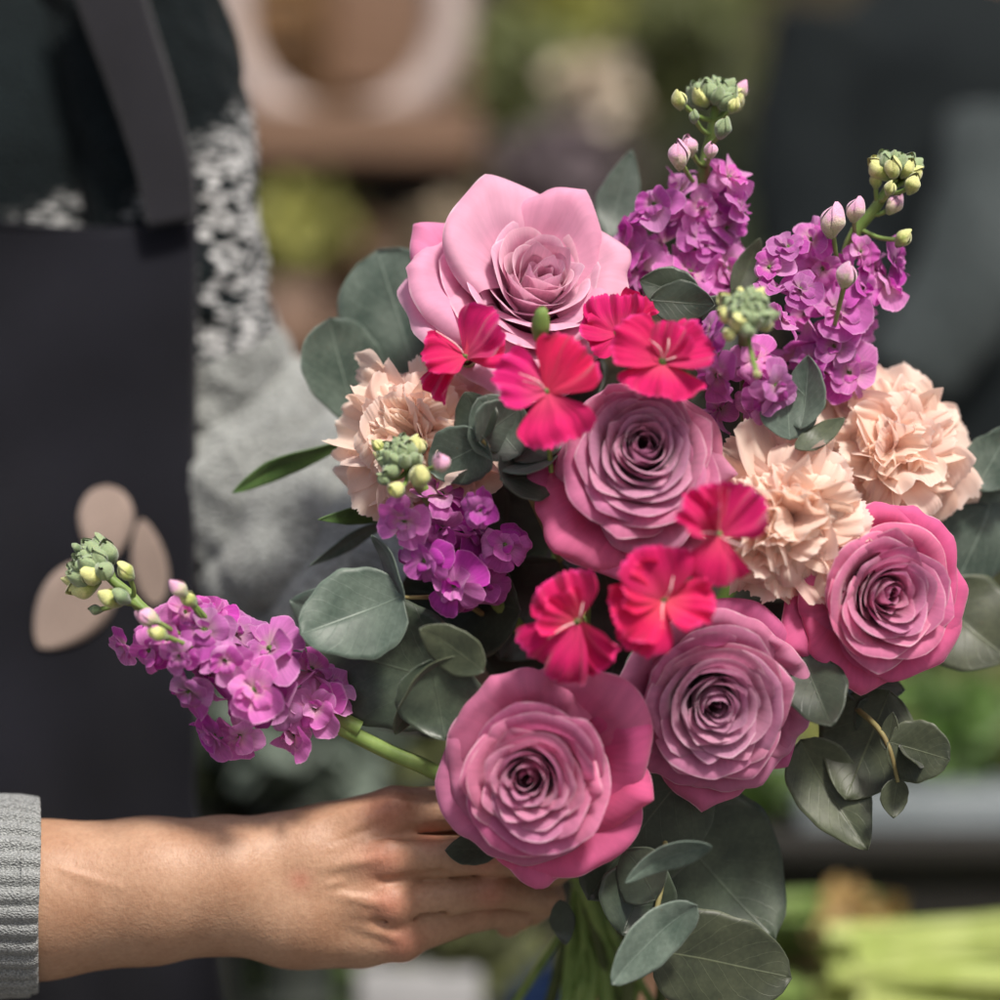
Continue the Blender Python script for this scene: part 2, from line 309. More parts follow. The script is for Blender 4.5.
def rose(cx, cy, d, rpx, tx, ty, label, mat, seed, guards, n=40, core=.86, roll=0, eye=(0, 0), flat=1.0, tone_c=0.0, gw=1.75):
    core *= 1.1
    rs = np.random.RandomState(seed); s = rpx*S*(1+d)
    M = face(tx, ty, P(cx, cy, d)); root = empty('rose', M); tag(root, label, 'rose', 'roses of the bouquet')
    def add(G, tone, name='petal'):
        me = MB().grid(G*s, tone).mesh('rose_petal', mat); return link(name, me, root)
    for i in range(n):
        f = i/(n-1); R = core*(.05+.95*f**.95)
        if f < .45: keys = lerpkeys(KI, KM, f/.45)
        else: keys = lerpkeys(KM, KO, ((f-.45)/.55)**1.3*.72)
        W = np.interp(f, [0, .15, .5, 1], [2.1, 1.6, 1.35, 1.2])*rs.uniform(.8, 1.15)
        L = np.interp(f, [0, .3, 1], [.75, .85, 1.05])
        zr = flat*(.50 - .13*math.exp(-(R/.16)**2) - .40*R**2) + rs.uniform(-.02, .02)
        th = i*2.39996 + roll + rs.uniform(-.2, .2)
        off = (1-f)**1.0
        G = cup_petal(rs, R, zr, th, W, L, keys, a=rs.uniform(.12, .36), p=rs.choice([1.3, 1.6, 2.2, 3.0]), spiral=np.interp(f, [0, .2, 1], [.22, .09, .05])*(1 if rs.rand() < .8 else -1),
                      wav=.008+.012*f, tip=rs.uniform(.02, .16), side=rs.uniform(.2, .9)*f, lip=rs.uniform(.1, .9)*(.12+.88*f), nz=.010+.018*f*rs.rand(), dx=(eye[0]*off+rs.normal()*.018*(.3+f), eye[1]*off+rs.normal()*.018*(.3+f)), notch=.05 if rs.rand() < .1 else 0)
        add(G, np.clip((f-.55)/.45, 0, 1)*.5*rs.uniform(.6, 1.3)+tone_c)
    for (thd, Rg, W, L, zr, end, tip, side, tone) in guards:
        keys = [(0, 85), (.35, 62), (.74, 50), (.88, 50+(end-50)*.75), (1, end+45)]
        G = cup_petal(rs, Rg, zr, R_(thd), W*gw, L, keys, nu=49, nv=27, a=rs.uniform(.16, .26), p=rs.choice([2.0, 2.6]), spiral=rs.uniform(-.04, .04), wav=.018, tip=tip*1.7, side=side*1.9, lip=.5, nz=.034, pleat=.75)
        add(G, tone, 'petal')
    # calyx + stem
    mb = MB()
    for k in range(5):
        u = np.linspace(-1, 1, 5)[:, None]; v = np.linspace(0, 1, 9)[None]
        ph = k*2*np.pi/5 + u*.35*(1-v)**.7; r = .12+.55*v; z = -.62-.1*v+.15*v*v
        mb.grid(np.stack([r*np.cos(ph), r*np.sin(ph), z+0*ph], -1)*s)
    mb.grid(ball((0, 0, -.62*s), .2*s))
    link('calyx', mb.mesh('calyx', M_STEMD), root)
    zax = np.array(M.to_3x3().col[2]); base = P(cx, cy, d) - zax*.7*s
    mb = stem_to(MB(), base, -zax, .0026, M, off=(rs.uniform(-.022, .022), rs.uniform(-.01, .01)))
    link('stem', mb.mesh('stem', M_STEMD), root)
    return root

def fan(rs, L=1.0, W=.6, ruff=.08, freq=9, cup=.2, serr=.0, base=.12, bend=0.0, rd=.3, nu=21, nv=11, fold=0.0, p=2.5, sfreq=40):
    """a fan petal growing along +Y from the origin, normal +Z"""
    u = np.linspace(-1, 1, nu)[:, None]; v = np.linspace(0, 1, nv)[None]
    w = W*(base+(1-base)*np.sin(np.pi/2*np.clip(v*1.08, 0, 1)**1.25))*(1+.04*np.sin(v*7+rs.uniform(0, 6)))
    ext = 1-rd*np.abs(u)**p + serr*np.sin(u*sfreq/2+rs.uniform(0, 6))*.6 + serr*rs.uniform(-1, 1, (nu, 1)) + .03*np.sin(4*u+rs.uniform(0, 6))
    y = L*v*ext
    rf = ruff*v**1.8*(np.sin(freq*u+rs.uniform(0, 6)) + .5*np.sin(freq*1.9*u+rs.uniform(0, 6)+2*v))
    z = cup*(u**2)*v*W + rf + fold*W*np.abs(u)*v
    x = u*w*(1-.12*ruff*10*v*.3) + .25*rf*np.cos(freq*u)
    # bend backwards along the length
    a = bend*v*v; z2 = z*np.cos(a) - y*np.sin(a)*.6; y2 = y*np.cos(a) + z*np.sin(a)
    G = np.stack([x+0*y, y2, z2], -1)
    G += .03*L*Wob(rs, 4.0/L)(G.reshape(-1, 3)).reshape(G.shape)*v[..., None]
    return G
def Mpet(az, el, lift=0.0, spin=0.0):
    """place a fan petal: azimuth az, elevation el above the flower's plane (rad)"""
    return Matrix.Rotation(az-math.pi/2, 4, 'Z') @ Matrix.Translation((0, 0, lift)) @ Matrix.Rotation(el, 4, 'X') @ Matrix.Rotation(spin, 4, 'Y')

# carnations ---------------------------------------------------------
_rs = np.random.RandomState(3)
CARN = []
for k in range(16):
    CARN.append(MB().grid(fan(_rs, 1, _rs.uniform(.55, .8), _rs.uniform(.07, .13), _rs.uniform(4, 8), _rs.uniform(-.1, .5), .020, bend=_rs.uniform(.2, 1.1), rd=.25, nu=65, nv=15, fold=_rs.uniform(-.2, .35)), 0).mesh('carnation_petal', M_CARN))
def carnation(cx, cy, d, rpx, tx, ty, label, seed, n=78, sx=1.0):
    rs = np.random.RandomState(seed); s = rpx*S*(1+d)
    M = face(tx, ty, P(cx, cy, d)); root = empty('carnation', M); tag(root, label, 'carnation', 'peach carnations of the bouquet')
    for i in range(n):
        f = (i+.5)/n
        el = R_(90) - R_(8+ 88*f**.8) + rs.uniform(-.22, .22)     # inner upright, outer flat or drooping
        L = np.interp(f, [0, .4, .8, 1], [.74, .82, .98, 1.06])*rs.uniform(.88, 1.08)
        az = i*2.39996+rs.uniform(-.35, .35)
        MM = Matrix.Translation((rs.normal()*.06*s, rs.normal()*.06*s, -.32*s)) @ Mpet(az, el, 0, rs.uniform(-.7, .7)*(1-.8*f)) @ Matrix.Diagonal((s*L*rs.uniform(.7, 1.0)*np.interp(f, [0, .5, 1], [.7, .85, 1.1]), s*L, s*L, 1))
        o = link('petal', CARN[rs.randint(16)], root, MM)
    mb = MB().grid(tube([(0, 0, -1.05*s), (0, 0, -.7*s), (0, 0, -.3*s)], [.12*s, .2*s, .25*s], 8, 12), closed=True)
    link('calyx', mb.mesh('calyx', M_STEM), root)
    zax = np.array(M.to_3x3().col[2]); base = P(cx, cy, d)-zax*1.0*s
    link('stem', stem_to(MB(), base, -zax, .0018, M, off=(rs.uniform(-.022, .022), rs.uniform(-.01, .01))).mesh('stem', M_STEM), root)

# hot pink dianthus ---------------------------------------------------
def dianthus(cx, cy, d, tx, ty, petals, stamens, label, seed, stem=True):
    rs = np.random.RandomState(seed); M = face(tx, ty, P(cx, cy, d)); root = empty('dianthus', M)
    tag(root, label, 'dianthus', 'hot pink dianthus flowers of the bouquet')
    for (az, lp, wp_, el, spin, cup) in petals:
        lp *= .93; G = fan(rs, lp*S, wp_*S*.93, lp*S*.10, rs.uniform(4, 9), cup, .026, base=.16, bend=rs.uniform(.1, .5), rd=.28, nu=49, nv=21, p=2.6, fold=rs.uniform(-.04, .1), sfreq=60)
        me = MB().grid(G, np.clip(rs.uniform(-.5, .9), 0, 1)).mesh('dianthus_petal', M_DIAN)
        o = link('petal', me, root, Mpet(R_(az), R_(el), 0.0005+rs.uniform(0, .002), R_(spin)))
    for (az, l, el) in stamens:
        q = Matrix.Rotation(R_(az), 4, 'Z'); pts = [q@Vector((0, 0, .001)), q@Vector((l*S*.4, 0, l*S*math.tan(R_(el))*.6+.004)), q@Vector((l*S, l*S*.18, l*S*math.tan(R_(el))*.6+.004))]
        link('stamen', MB().grid(tube(pts, [.00032, .00034, .00018], 9, 6, up=(.1, .2, 1)), closed=True).mesh('stamen', M_FIL), root)
    link('throat', MB().grid(ball((0, 0, .0004), .0024, 10, 7)).mesh('throat', M_EYE), root)
    link('calyx', MB().grid(tube([(0, 0, -.02), (0, 0, -.008), (0, 0, -.0005)], [.0022, .0032, .0034], 8, 10), closed=True).mesh('calyx', M_STEM), root)
    zax = np.array(M.to_3x3().col[2]); base = P(cx, cy, d)-zax*.019
    link('stem', stem_to(MB(), base, -zax, .0012, M, off=(rs.uniform(-.012, .012), 0)).mesh('stem', M_STEM), root)
    return root

# stocks ---------------------------------------------------------------
FLOR = {0: [], 1: []}
_rs = np.random.RandomState(11)
for kind, mt in ((0, M_STOCK), (1, M_STOCKD)):
    for k in range(7):
        mb = MB()
        for (cnt, e0, e1, l0, l1) in ((4, -12, 18, .95, 1.2), (4, 22, 50, .7, .9), (2, 55, 85, .4, .6)):
            for j in range(cnt):
                L = _rs.uniform(l0, l1)
                G = fan(_rs, L, L*_rs.uniform(.44, .62), _rs.uniform(.035, .08), _rs.uniform(2.5, 4.5), _rs.uniform(-.1, .5), .012, bend=_rs.uniform(0, .9), rd=.35, nu=17, nv=9, fold=_rs.uniform(-.15, .25))
                mb.grid(G, np.clip(_rs.normal(.3, .3), 0, 1), M=Mpet(j*2*math.pi/cnt+_rs.uniform(-.4, .4)+k, R_(_rs.uniform(e0, e1)), 0, _rs.uniform(-.6, .6)))
        FLOR[kind].append(mb.mesh('floret', mt))
EYEM = MB().grid(ball((0, 0, .06), .1, 8, 5)).mesh('eye', M_EYE)
def budmesh(mat, nm):
    mb = MB(); rs = np.random.RandomState(5)
    for k in range(4):     # four overlapping sepals make a ribbed bud
        ph0 = k*np.pi/2; u = np.linspace(-1, 1, 7)[:, None]; v = np.linspace(0, 1, 11)[None]
        r = .52*np.sin(np.pi*np.clip(v*.93+.04, 0, 1))**.75*(1-.12*u**2)*(1+.06*(k % 2)); ph = ph0+u*1.15*(1-.12*v)+rs.uniform(-.15, .15)
        G = np.stack([r*np.cos(ph)*(1+.1*(k == 1))+.10*v*v, r*np.sin(ph), v*(1.32+.1*k)+0*ph], -1); mb.grid(G+.05*Wob(rs, 3)(G.reshape(-1, 3)).reshape(G.shape))
    return mb.mesh(nm, mat)
BUDM = {k: budmesh(m, 'bud') for k, m in dict(g=M_BUD, y=M_BUDY, p=M_BUDP).items()}
def stock(axis, wid, tip, cluster, side_buds, nfl, fsz, label, seed, depth, kind=0, path=None, extra=(), tdir=None):
    """axis: (x0,y0),(x1,y1) of the flowering part in px; tip: px of the green bud cluster"""
    rs = np.random.RandomState(seed); (x0, y0), (x1, y1) = axis; d0, d1 = depth
    root = empty('stock', Matrix.Translation(Vector(P(x0, y0, d0)))); base = P(x0, y0, d0)
    tag(root, label, 'stock', 'purple stocks of the bouquet')
    A = P(x0, y0, d0); B = P(x1, y1, d1); T = P(tip[0], tip[1], tip[2]); ax = (B-A)/np.linalg.norm(B-A)
    right = np.cross(ax, (0, 1, 0)); right /= np.linalg.norm(right); fr = np.cross(right, ax); fr = fr if fr[1] < 0 else -fr
    pts = []; tries = 0
    while len(pts) < nfl and tries < 4000:
        tries += 1; t = rs.uniform(0, 1); a = rs.uniform(-115, 115); wd = (wid[0]*(1-t)+wid[1]*t)*S
        wd2 = max(wd-.55*fsz*S, .3*wd)
        p = A+(B-A)*t + right*math.sin(R_(a))*wd2 + fr*math.cos(R_(a))*wd2*.8
        if all(np.linalg.norm(p-q[0]) > fsz*S*.58 for q in pts):
            pts.append((p, t, a))
    for e in extra:
        p = P(e[0], e[1], e[2]); t = np.clip(np.dot(p-A, ax)/np.linalg.norm(B-A), 0, 1.1); c = A+(B-A)*t; pts.append((p, t, None))
    for (p, t, a) in pts:
        c = A+(B-A)*t; out = p-c; out = out/(np.linalg.norm(out)+1e-9) + ax*.35 + np.array([0, -.5, 0]) + rs.normal(size=3)*.3
        s = fsz*S*.66*rs.uniform(.72, 1.2)*(1-.25*t)
        M = Mz(out, loc=p-base, roll=rs.uniform(0, 6.28)) @ Matrix.Diagonal((s, s, s, 1))
        kk = kind if rs.rand() < .8 else 1-kind
        o = link('floret', FLOR[kk][rs.randint(7)], root, M); link('eye', EYEM, o)
    # rachis and pedicels
    mb = MB(); stp = [A-ax*.02, A, B, (B*.4+T*.6), T]
    mb.grid(tube(stp, [.0032, .003, .0026, .0022, .0016], 20, 10), closed=True)
    bud = []
    for (bx, by, bd, kd, sz) in side_buds:
        p = P(bx, by, bd); k = np.argmin([np.linalg.norm(p-(A*(1-q)+T*q)) for q in np.linspace(0, 1, 21)]); q = max(0, k/20-.14); o_ = A*(1-q)+T*q
        if q > .0:
            c = stp; cur = spline(stp, 40); j = np.argmin(np.linalg.norm(cur-p, axis=1)); o_ = cur[max(0, j-5)]
        dirn = p-o_; dirn /= np.linalg.norm(dirn)+1e-9
        mb.grid(tube([o_, (o_+p)/2+ax*-.0015, p], [.0011, .0009, .0011], 8, 7), closed=True)
        bud.append((p, dirn*.6+ax, kd, sz))
    TD = ax if tdir is None else np.array(tdir)
    for i in range(cluster[0]):
        f = i/cluster[0]; az = i*2.4; el = 1.45*(1-f**.8)
        sp = cluster[1]*S
        dirn = Mz(TD) @ Vector((math.sin(el)*math.cos(az), math.sin(el)*math.sin(az), math.cos(el)))
        p = T + np.array(dirn)*sp*.55*(1 if f < .6 else .8); bud.append((p, np.array(dirn)+TD*.5, ('y' if (f < .25 and rs.rand() < .55) else 'g'), np.interp(f, [0, 1], [18, 12])*cluster[1]/20))
    mb.v = [x-base for x in mb.v]
    link('stem', mb.mesh('stem', M_STEM), root)
    for (p, dirn, kd, sz) in bud:
        s = sz*S*.62*rs.uniform(.85, 1.12); link('bud', BUDM[kd], root, Mz(dirn, loc=p-base-np.array(Vector(dirn).normalized())*s*.6, roll=rs.uniform(0, 6)) @ Matrix.Diagonal((s, s, s, 1)))
    if path is None: path = [A-ax*.02, A-ax*.05+np.array([0, .02, 0]), (A+BIND)/2+np.array([0, .02, 0]), BIND+np.array([rs.uniform(-.01, .01), rs.uniform(0, .01), 0]), BIND+np.array([(BIND-A)[0]*.4, .01, -.16])]
    lo = MB().grid(tube(path, [.0032]*len(path), 24, 10)-base, closed=True)
    link('lower_stem', lo.mesh('stem', M_STEM), root)
    return root

# leaves ----------------------------------------------------------------
def leafgrid(b, t, w, roll=0, fold=.15, bend=.12, rnd=.75, pk=.45, twist=0, nu=17, nv=25, rs=rng, wave=.03):
    b, t = np.array(b), np.array(t); ax = t-b; L = np.linalg.norm(ax); ax = ax/L
    n0 = np.array([0, -1, 0.]) - ax*np.dot(ax, [0, -1, 0]); n0 /= np.linalg.norm(n0); s0 = np.cross(ax, n0)
    v = np.linspace(0, 1, nv)[None]; u = np.linspace(-1, 1, nu)[:, None]
    q = v**(math.log(.5)/math.log(pk)); wd = w*.5*np.clip(np.sin(np.pi*q), 0, 1)**rnd
    wd = wd*(1+.03*np.sin(v*11+rs.uniform(0, 6))+.018*np.sin(v*27+rs.uniform(0, 6))+.04*np.sign(u)*np.sin(v*5+rs.uniform(0, 6))); x = u*wd; a = R_(roll) + R_(twist)*(v-.5)
    z = np.abs(x)*math.tan(fold) + bend*L*4*(v*(1-v)) * -1 + wave*w*np.sin(v*7+u*2+rs.uniform(0, 6))*np.abs(u) - .25*fold*u*u*wd
    z = z + .012*L*np.sin(9*v+rs.uniform(0, 6))
    X = x*math.cos(fold*.8)
    sx = X*np.cos(a)+z*np.sin(a)*-1; sz = X*np.sin(a)+z*np.cos(a)
    return b + ax*(L*v+0*x)[..., None] + s0*sx[..., None] + n0*sz[..., None]
def sprig(name, leaves, stem, mat, label, cat='leaves', group=None, rad=.0011, stem_mat=None, thick=.0004):
    """leaves: (bx,by,bd, tx,ty,td, width, roll, fold, bend[, opts])"""
    b0 = P(*stem[0]); root = empty(name, Matrix.Translation(Vector(b0))); tag(root, label, cat, group)
    if len(stem) > 1:
        pts = [P(*q)-b0 for q in stem]
        link('stem', MB().grid(tube(pts, [rad*1.2, rad, rad*.7][:max(2, min(3, len(pts)))], 20, 8), closed=True).mesh('stem', stem_mat or M_TWIG), root)
    for l in leaves:
        kw = l[10] if len(l) > 10 else {}; kw = dict(kw); mt = kw.pop('mat', mat); tone = kw.pop('tone', 0.0)
        G = leafgrid(P(*l[0:3]), P(*l[3:6]), l[6]*S, l[7], l[8], l[9], **kw)-b0
        solid(link('leaf', MB().grid(G, tone).mesh('leaf', mt), root), thick)
    return root
# ------------------------------------------------------------------ THE BOUQUET: roses
# guards: (screen angle, radius, half width, length, rim height, end curl deg, pointed tip, side roll, tone)
rose(522, 296, .005, 108, .22, .62, 'pale pink open rose at the top left of the bouquet, lit from above', M_ROSE_L, 21,
     [(172, 1.12, .75, 1.4, .18, 75, .08, .5, .5), (55, .95, .72, 1.5, .62, 60, .10, .7, .5), (112, .95, .85, 1.4, .62, 60, .06, .3, .25), (222, 1.15, .85, 1.5, .0, 70, .0, .4, .3), (15, .95, .7, 1.3, .45, 70, .05, .6, .2),
      (280, .98, .95, 1.4, .1, 45, .0, .3, .1), (325, .98, .8, 1.4, .2, 50, .0, .3, .1), (148, 1.22, .45, 1.4, .15, 80, .1, .6, 1.0)], n=34, core=.80, eye=(.14, -.02), flat=1.25)
rose(640, 462, -.035, 90, .02, .22, 'mauve rose at the centre of the bouquet with many tight pale-edged petals', M_ROSE, 34,
     [(225, 1.42, .62, 1.5, -.25, 110, .10, 1.0, .9), (258, 1.30, .62, 1.3, -.35, 95, .0, .6, .8), (352, 1.12, .6, 1.3, .0, 70, .16, .3, .2), (185, 1.28, .5, 1.3, -.4, 130, .05, .7, .9), (60, .98, .9, 1.1, -.1, 80, 0, .3, .4), (295, 1.05, .8, 1.2, -.05, 60, 0, .3, .2), (130, .98, .8, 1.1, -.1, 80, 0, .3, .3)], n=50, core=.86, eye=(.04, .16))
rose(882, 597, -.024, 88, .28, -.05, 'bright pink rose at the right edge below the peach carnation', M_ROSE_P, 47,
     [(38, 1.16, .95, 1.3, -.05, 85, .05, .4, .95), (95, 1.08, .9, 1.3, -.05, 80, .06, .4, .95), (212, 1.26, .55, 1.4, -.28, 75, .10, .6, .9), (262, 1.18, .9, 1.3, -.15, 85, .1, .5, .95), (318, 1.12, .9, 1.3, -.12, 85, .06, .4, .9), (150, .94, .7, 1.2, -.1, 80, 0, .4, .8), (350, 1.12, .8, 1.3, -.12, 85, .04, .5, .9)], n=38, core=.80, eye=(-.02, .05), tone_c=.12)
rose(716, 702, -.030, 92, .08, -.22, 'dusky mauve rose low in the middle with its tip pointing down', M_ROSE, 58,
     [(268, 1.30, .85, 1.4, -.25, 70, .16, .4, .75), (222, 1.12, .85, 1.3, -.12, 70, .05, .4, .5), (318, 1.26, .75, 1.3, -.28, 80, .10, .5, .8), (52, 1.12, .55, 1.3, -.3, 100, .0, .8, .9), (100, 1.02, .9, 1.2, -.1, 75, 0, .3, .4), (165, 1.05, .85, 1.2, -.1, 70, 0, .3, .3), (0, 1.08, .8, 1.2, -.12, 70, 0, .3, .3), (300, 1.1, .9, 1.2, -.1, 65, .04, .3, .4)], n=46, core=.84, eye=(-.06, .06))
rose(540, 775, -.042, 95, -.12, -.10, 'pink and mauve rose lowest in the bouquet, in front of the fingers', M_ROSE_P, 63,
     [(22, 1.28, .62, 1.4, -.15, 110, .05, 1.0, 1.0), (345, 1.22, .6, 1.4, -.25, 95, .12, .9, 1.0), (265, 1.34, .8, 1.5, -.25, 68, .14, .3, .75), (62, 1.25, .8, 1.4, -.1, 90, .03, .6, .6), (118, 1.24, .70, 1.3, -.02, 105, .10, .8, .45), (165, 1.06, .85, 1.2, -.08, 75, 0, .4, .3), (215, 1.10, .9, 1.2, -.10, 70, 0, .3, .35), (305, 1.22, .8, 1.3, -.28, 70, .05, .4, .9)], n=42, core=.80, eye=(-.14, .0), tone_c=.05)
# carnations
carnation(786, 518, -.032, 94, .02, .05, 'ruffled peach carnation in the middle of the bouquet beside the hot pink dianthus', 5)
carnation(900, 446, .010, 92, .25, .3, 'ruffled peach carnation at the upper right above the pink rose', 8)
carnation(413, 438, -.012, 90, -.3, .15, 'pale peach carnation at the left edge of the bouquet', 13)
# dianthus: petals (screen angle, length, half width, lift deg, spin deg, cup)
dianthus(466, 357, -.03, -.1, .1, [(48, 58, 33, 30, -18, .3), (185, 48, 30, 35, 25, .4), (215, 58, 26, 12, 40, .2), (25, 46, 30, 5, 10, .2)], [(130, 36, 10)], 'hot pink dianthus farthest left, wings spread over the pale carnation', 2)
dianthus(547, 392, -.052, 0, .1, [(52, 62, 40, 25, -10, .35), (163, 58, 36, 18, 15, .3), (283, 60, 40, 15, 5, .25)], [(140, 30, 25), (150, 24, 20)], 'large three-petalled hot pink dianthus below the pale pink rose', 3)
dianthus(618, 335, -.022, -.2, .3, [(95, 44, 34, 30, 0, .4), (160, 44, 30, 30, 20, .5), (30, 48, 32, 25, -20, .4), (200, 38, 26, 40, 0, .3)], [], 'ruffled crimson pink dianthus behind the larger one above the centre rose', 4)
dianthus(662, 362, -.05, .1, .25, [(150, 62, 36, 25, 12, .3), (25, 56, 34, 22, -15, .3), (262, 42, 44, 15, 0, .2), (65, 42, 24, 40, 0, .4)], [(120, 22, 30), (70, 24, 30), (5, 24, 5)], 'hot pink dianthus with long pale stamens above the centre rose', 5)
dianthus(718, 535, -.068, .1, 0, [(130, 54, 34, 22, 20, .35), (52, 60, 34, 24, -20, .35), (262, 52, 36, 15, 0, -.2), (98, 58, 18, 35, 60, .3)], [(165, 24, 20), (325, 26, 20)], 'deep pink dianthus in front of the middle peach carnation', 6)
dianthus(664, 600, -.066, 0, .1, [(105, 58, 40, 30, 0, .3), (155, 50, 30, 30, 10, .35), (208, 56, 36, 15, 10, .25), (345, 50, 32, 18, -20, .3), (235, 62, 34, 2, 5, .2)], [(60, 22, 30), (255, 26, 10)], 'hot pink dianthus with dark green throat between two roses', 7)
dianthus(577, 622, -.058, -.1, .0, [(112, 56, 38, 26, 5, .4), (232, 62, 44, 12, 0, .25), (300, 58, 34, 18, 40, .3), (140, 44, 30, 40, 0, .4)], [(200, 30, 20), (60, 20, 30)], 'crimson dianthus leftmost of the lower three, above the lowest rose', 8)
# a closed dianthus bud
b0 = face(.1, 1.6, P(540, 340, -.045)); rt = empty('dianthus_bud', b0); tag(rt, 'single closed green dianthus bud standing over the pale pink rose', 'bud')
link('sepals', MB().grid(tube([(0, 0, 0), (0, 0, .006), (0, 0, .012), (0, 0, .0145)], [.0022, .0038, .0026, .0006], 12, 12, mod=lambda p, t: 1+.06*np.cos(5*p)), closed=True).mesh('sepals', M_STEM), rt)
link('stem', MB().grid(tube([(0, 0, .001), (.002, -.01, -.02), (.006, -.015, -.05)], [.001, .001, .001], 10, 8), closed=True).mesh('stem', M_STEM), rt)

# stocks
stock(((690, 300), (702, 185)), (80, 48), (716, 106, .012), (34, 33), [(680, 102, .0, 'y', 24), (694, 118, .0, 'g', 18), (741, 92, .01, 'p', 24), (733, 107, .0, 'y', 20), (722, 130, -.002, 'g', 26), (711, 152, -.008, 'p', 20), (679, 158, -.004, 'p', 32), (690, 148, .004, 'p', 26)],
      24, 52, 'tall purple stock rising highest at the top of the bouquet', 12, (.03, .02), 0, extra=[(728, 178, .01), (738, 208, .01), (655, 205, .01), (632, 225, .015), (625, 250, .02), (640, 268, .02)])
stock(((825, 370), (848, 250)), (58, 54), (895, 178, .0), (32, 31), [(855, 212, -.008, 'p', 26), (846, 278, -.03, 'p', 30), (893, 206, .0, 'p', 28), (902, 240, .0, 'y', 22), (832, 224, -.01, 'p', 34), (876, 182, 0, 'y', 20), (912, 186, -.01, 'y', 24), (918, 168, 0, 'g', 18), (890, 190, -.012, 'y', 20)],
      20, 50, 'purple stock leaning right at the upper right above a peach carnation', 22, (.015, .01), 0, extra=[(788, 248, -.005), (770, 268, -.005), (893, 262, .01), (885, 285, .01), (800, 290, -.01), (812, 240, 0)])
stock(((748, 415), (745, 345)), (56, 40), (745, 318, -.055), (32, 31), [(730, 335, -.06, 'y', 20), (765, 325, -.055, 'y', 22), (757, 375, -.065, 'y', 12)],
      18, 50, 'short purple stock facing the camera between the hot pink dianthus and carnation', 32, (-.005, -.03), 0, tdir=(0, -.8, .6), extra=[(712, 330, -.03), (775, 290, -.01), (718, 375, -.03), (775, 385, -.035), (700, 350, -.02), (780, 320, -.015), (768, 400, -.03)])
stock(((480, 575), (430, 500)), (58, 38), (404, 462, -.035), (28, 29), [(380, 447, -.03, 'y', 20), (420, 448, -.035, 'y', 20), (420, 478, -.05, 'y', 32), (442, 464, -.052, 'p', 26), (398, 490, -.045, 'y', 28), (385, 480, -.04, 'g', 22)],
      17, 54, 'deep purple stock at the left under the pale peach carnation', 42, (.0, -.02), 1, extra=[(405, 520, -.035), (425, 560, -.03), (505, 545, -.02), (480, 510, -.035), (455, 585, -.025)])
hp = [P(330, 722, -.01), P(385, 750, -.005), P(440, 775, .0), P(520, 830, .03), P(590, 900, .05), P(640, 1080, .08)]
stock(((315, 705), (165, 625)), (58, 52), (103, 572, -.02), (32, 38), [(127, 573, -.03, 'y', 26), (113, 600, -.03, 'y', 26), (150, 618, -.045, 'p', 28), (180, 590, -.045, 'p', 28), (160, 634, -.05, 'y', 24), (123, 598, -.035, 'g', 22), (97, 610, -.02, 'g', 18), (78, 549, -.02, 'g', 12), (99, 548, -.02, 'g', 14), (190, 600, -.04, 'y', 26)],
      44, 54, 'purple stock sticking out to the left over the forearm, in front of the apron', 52, (-.012, -.02), 0, path=hp, tdir=(-.8, -.3, .6), extra=[(125, 645, -.02), (150, 650, -.03), (215, 615, -.02), (240, 735, -.02), (215, 735, -.02), (330, 690, -.015), (295, 735, -.015), (185, 612, -.03), (168, 640, -.035), (205, 630, -.035), (190, 690, -.03), (180, 655, -.04), (225, 660, -.04), (255, 690, -.04), (270, 650, -.03)])

# ------------------------------------------------------------------ eucalyptus and other greenery
G1 = 'eucalyptus sprigs of the bouquet'
sprig('eucalyptus_sprig', [(425, 395, .045, 378, 250, .05, 118, 12, .10, -.05, dict(rnd=.5, pk=.62)), (362, 430, .04, 330, 318, .035, 92, -25, .22, .08, dict(rnd=.5, pk=.6)), (392, 425, .03, 352, 385, .03, 32, 20, .1, .05, dict(pk=.5))],
      [(470, 520, .05), (415, 430, .045), (395, 380, .05)], M_EUC, 'grey green eucalyptus with two large rounded leaves at the upper left', 'eucalyptus', G1)
sprig('eucalyptus_sprig', [(478, 442, -.035, 520, 408, -.03, 60, -30, .2, .05, dict(tone=-.1)), (484, 440, -.035, 466, 392, -.03, 48, 20, .1, .05, dict(mat=M_EUCD)), (488, 442, -.035, 430, 472, -.025, 62, 10, .12, .1, dict(rnd=.55)), (520, 455, -.03, 478, 398, -.035, 64, -10, .18, .1, dict(rnd=.55)), (500, 470, -.035, 558, 452, -.03, 40, 65, .1, .1), (500, 478, -.04, 555, 470, -.02, 62, 30, .2, .1, dict(mat=M_EUCD)), (515, 462, -.03, 560, 405, -.02, 60, 35, .2, .1, dict(mat=M_EUCD))],
      [(560, 560, .02), (520, 480, -.02), (482, 440, -.035)], M_EUC, 'small leaved eucalyptus beside the centre rose under the three-petalled dianthus', 'eucalyptus', G1)
sprig('eucalyptus_sprig', [(402, 596, -.03, 300, 634, -.04, 92, -8, .16, .12, dict(rnd=.5, pk=.38, tone=.15)), (402, 608, -.03, 372, 535, -.03, 34, 60, .25, .1), (370, 640, .0, 290, 600, .01, 70, 15, .1, .05)],
      [(520, 640, .03), (460, 602, .0), (398, 597, -.03)], M_EUC, 'pale blue green eucalyptus leaf catching light at the left', 'eucalyptus', G1)
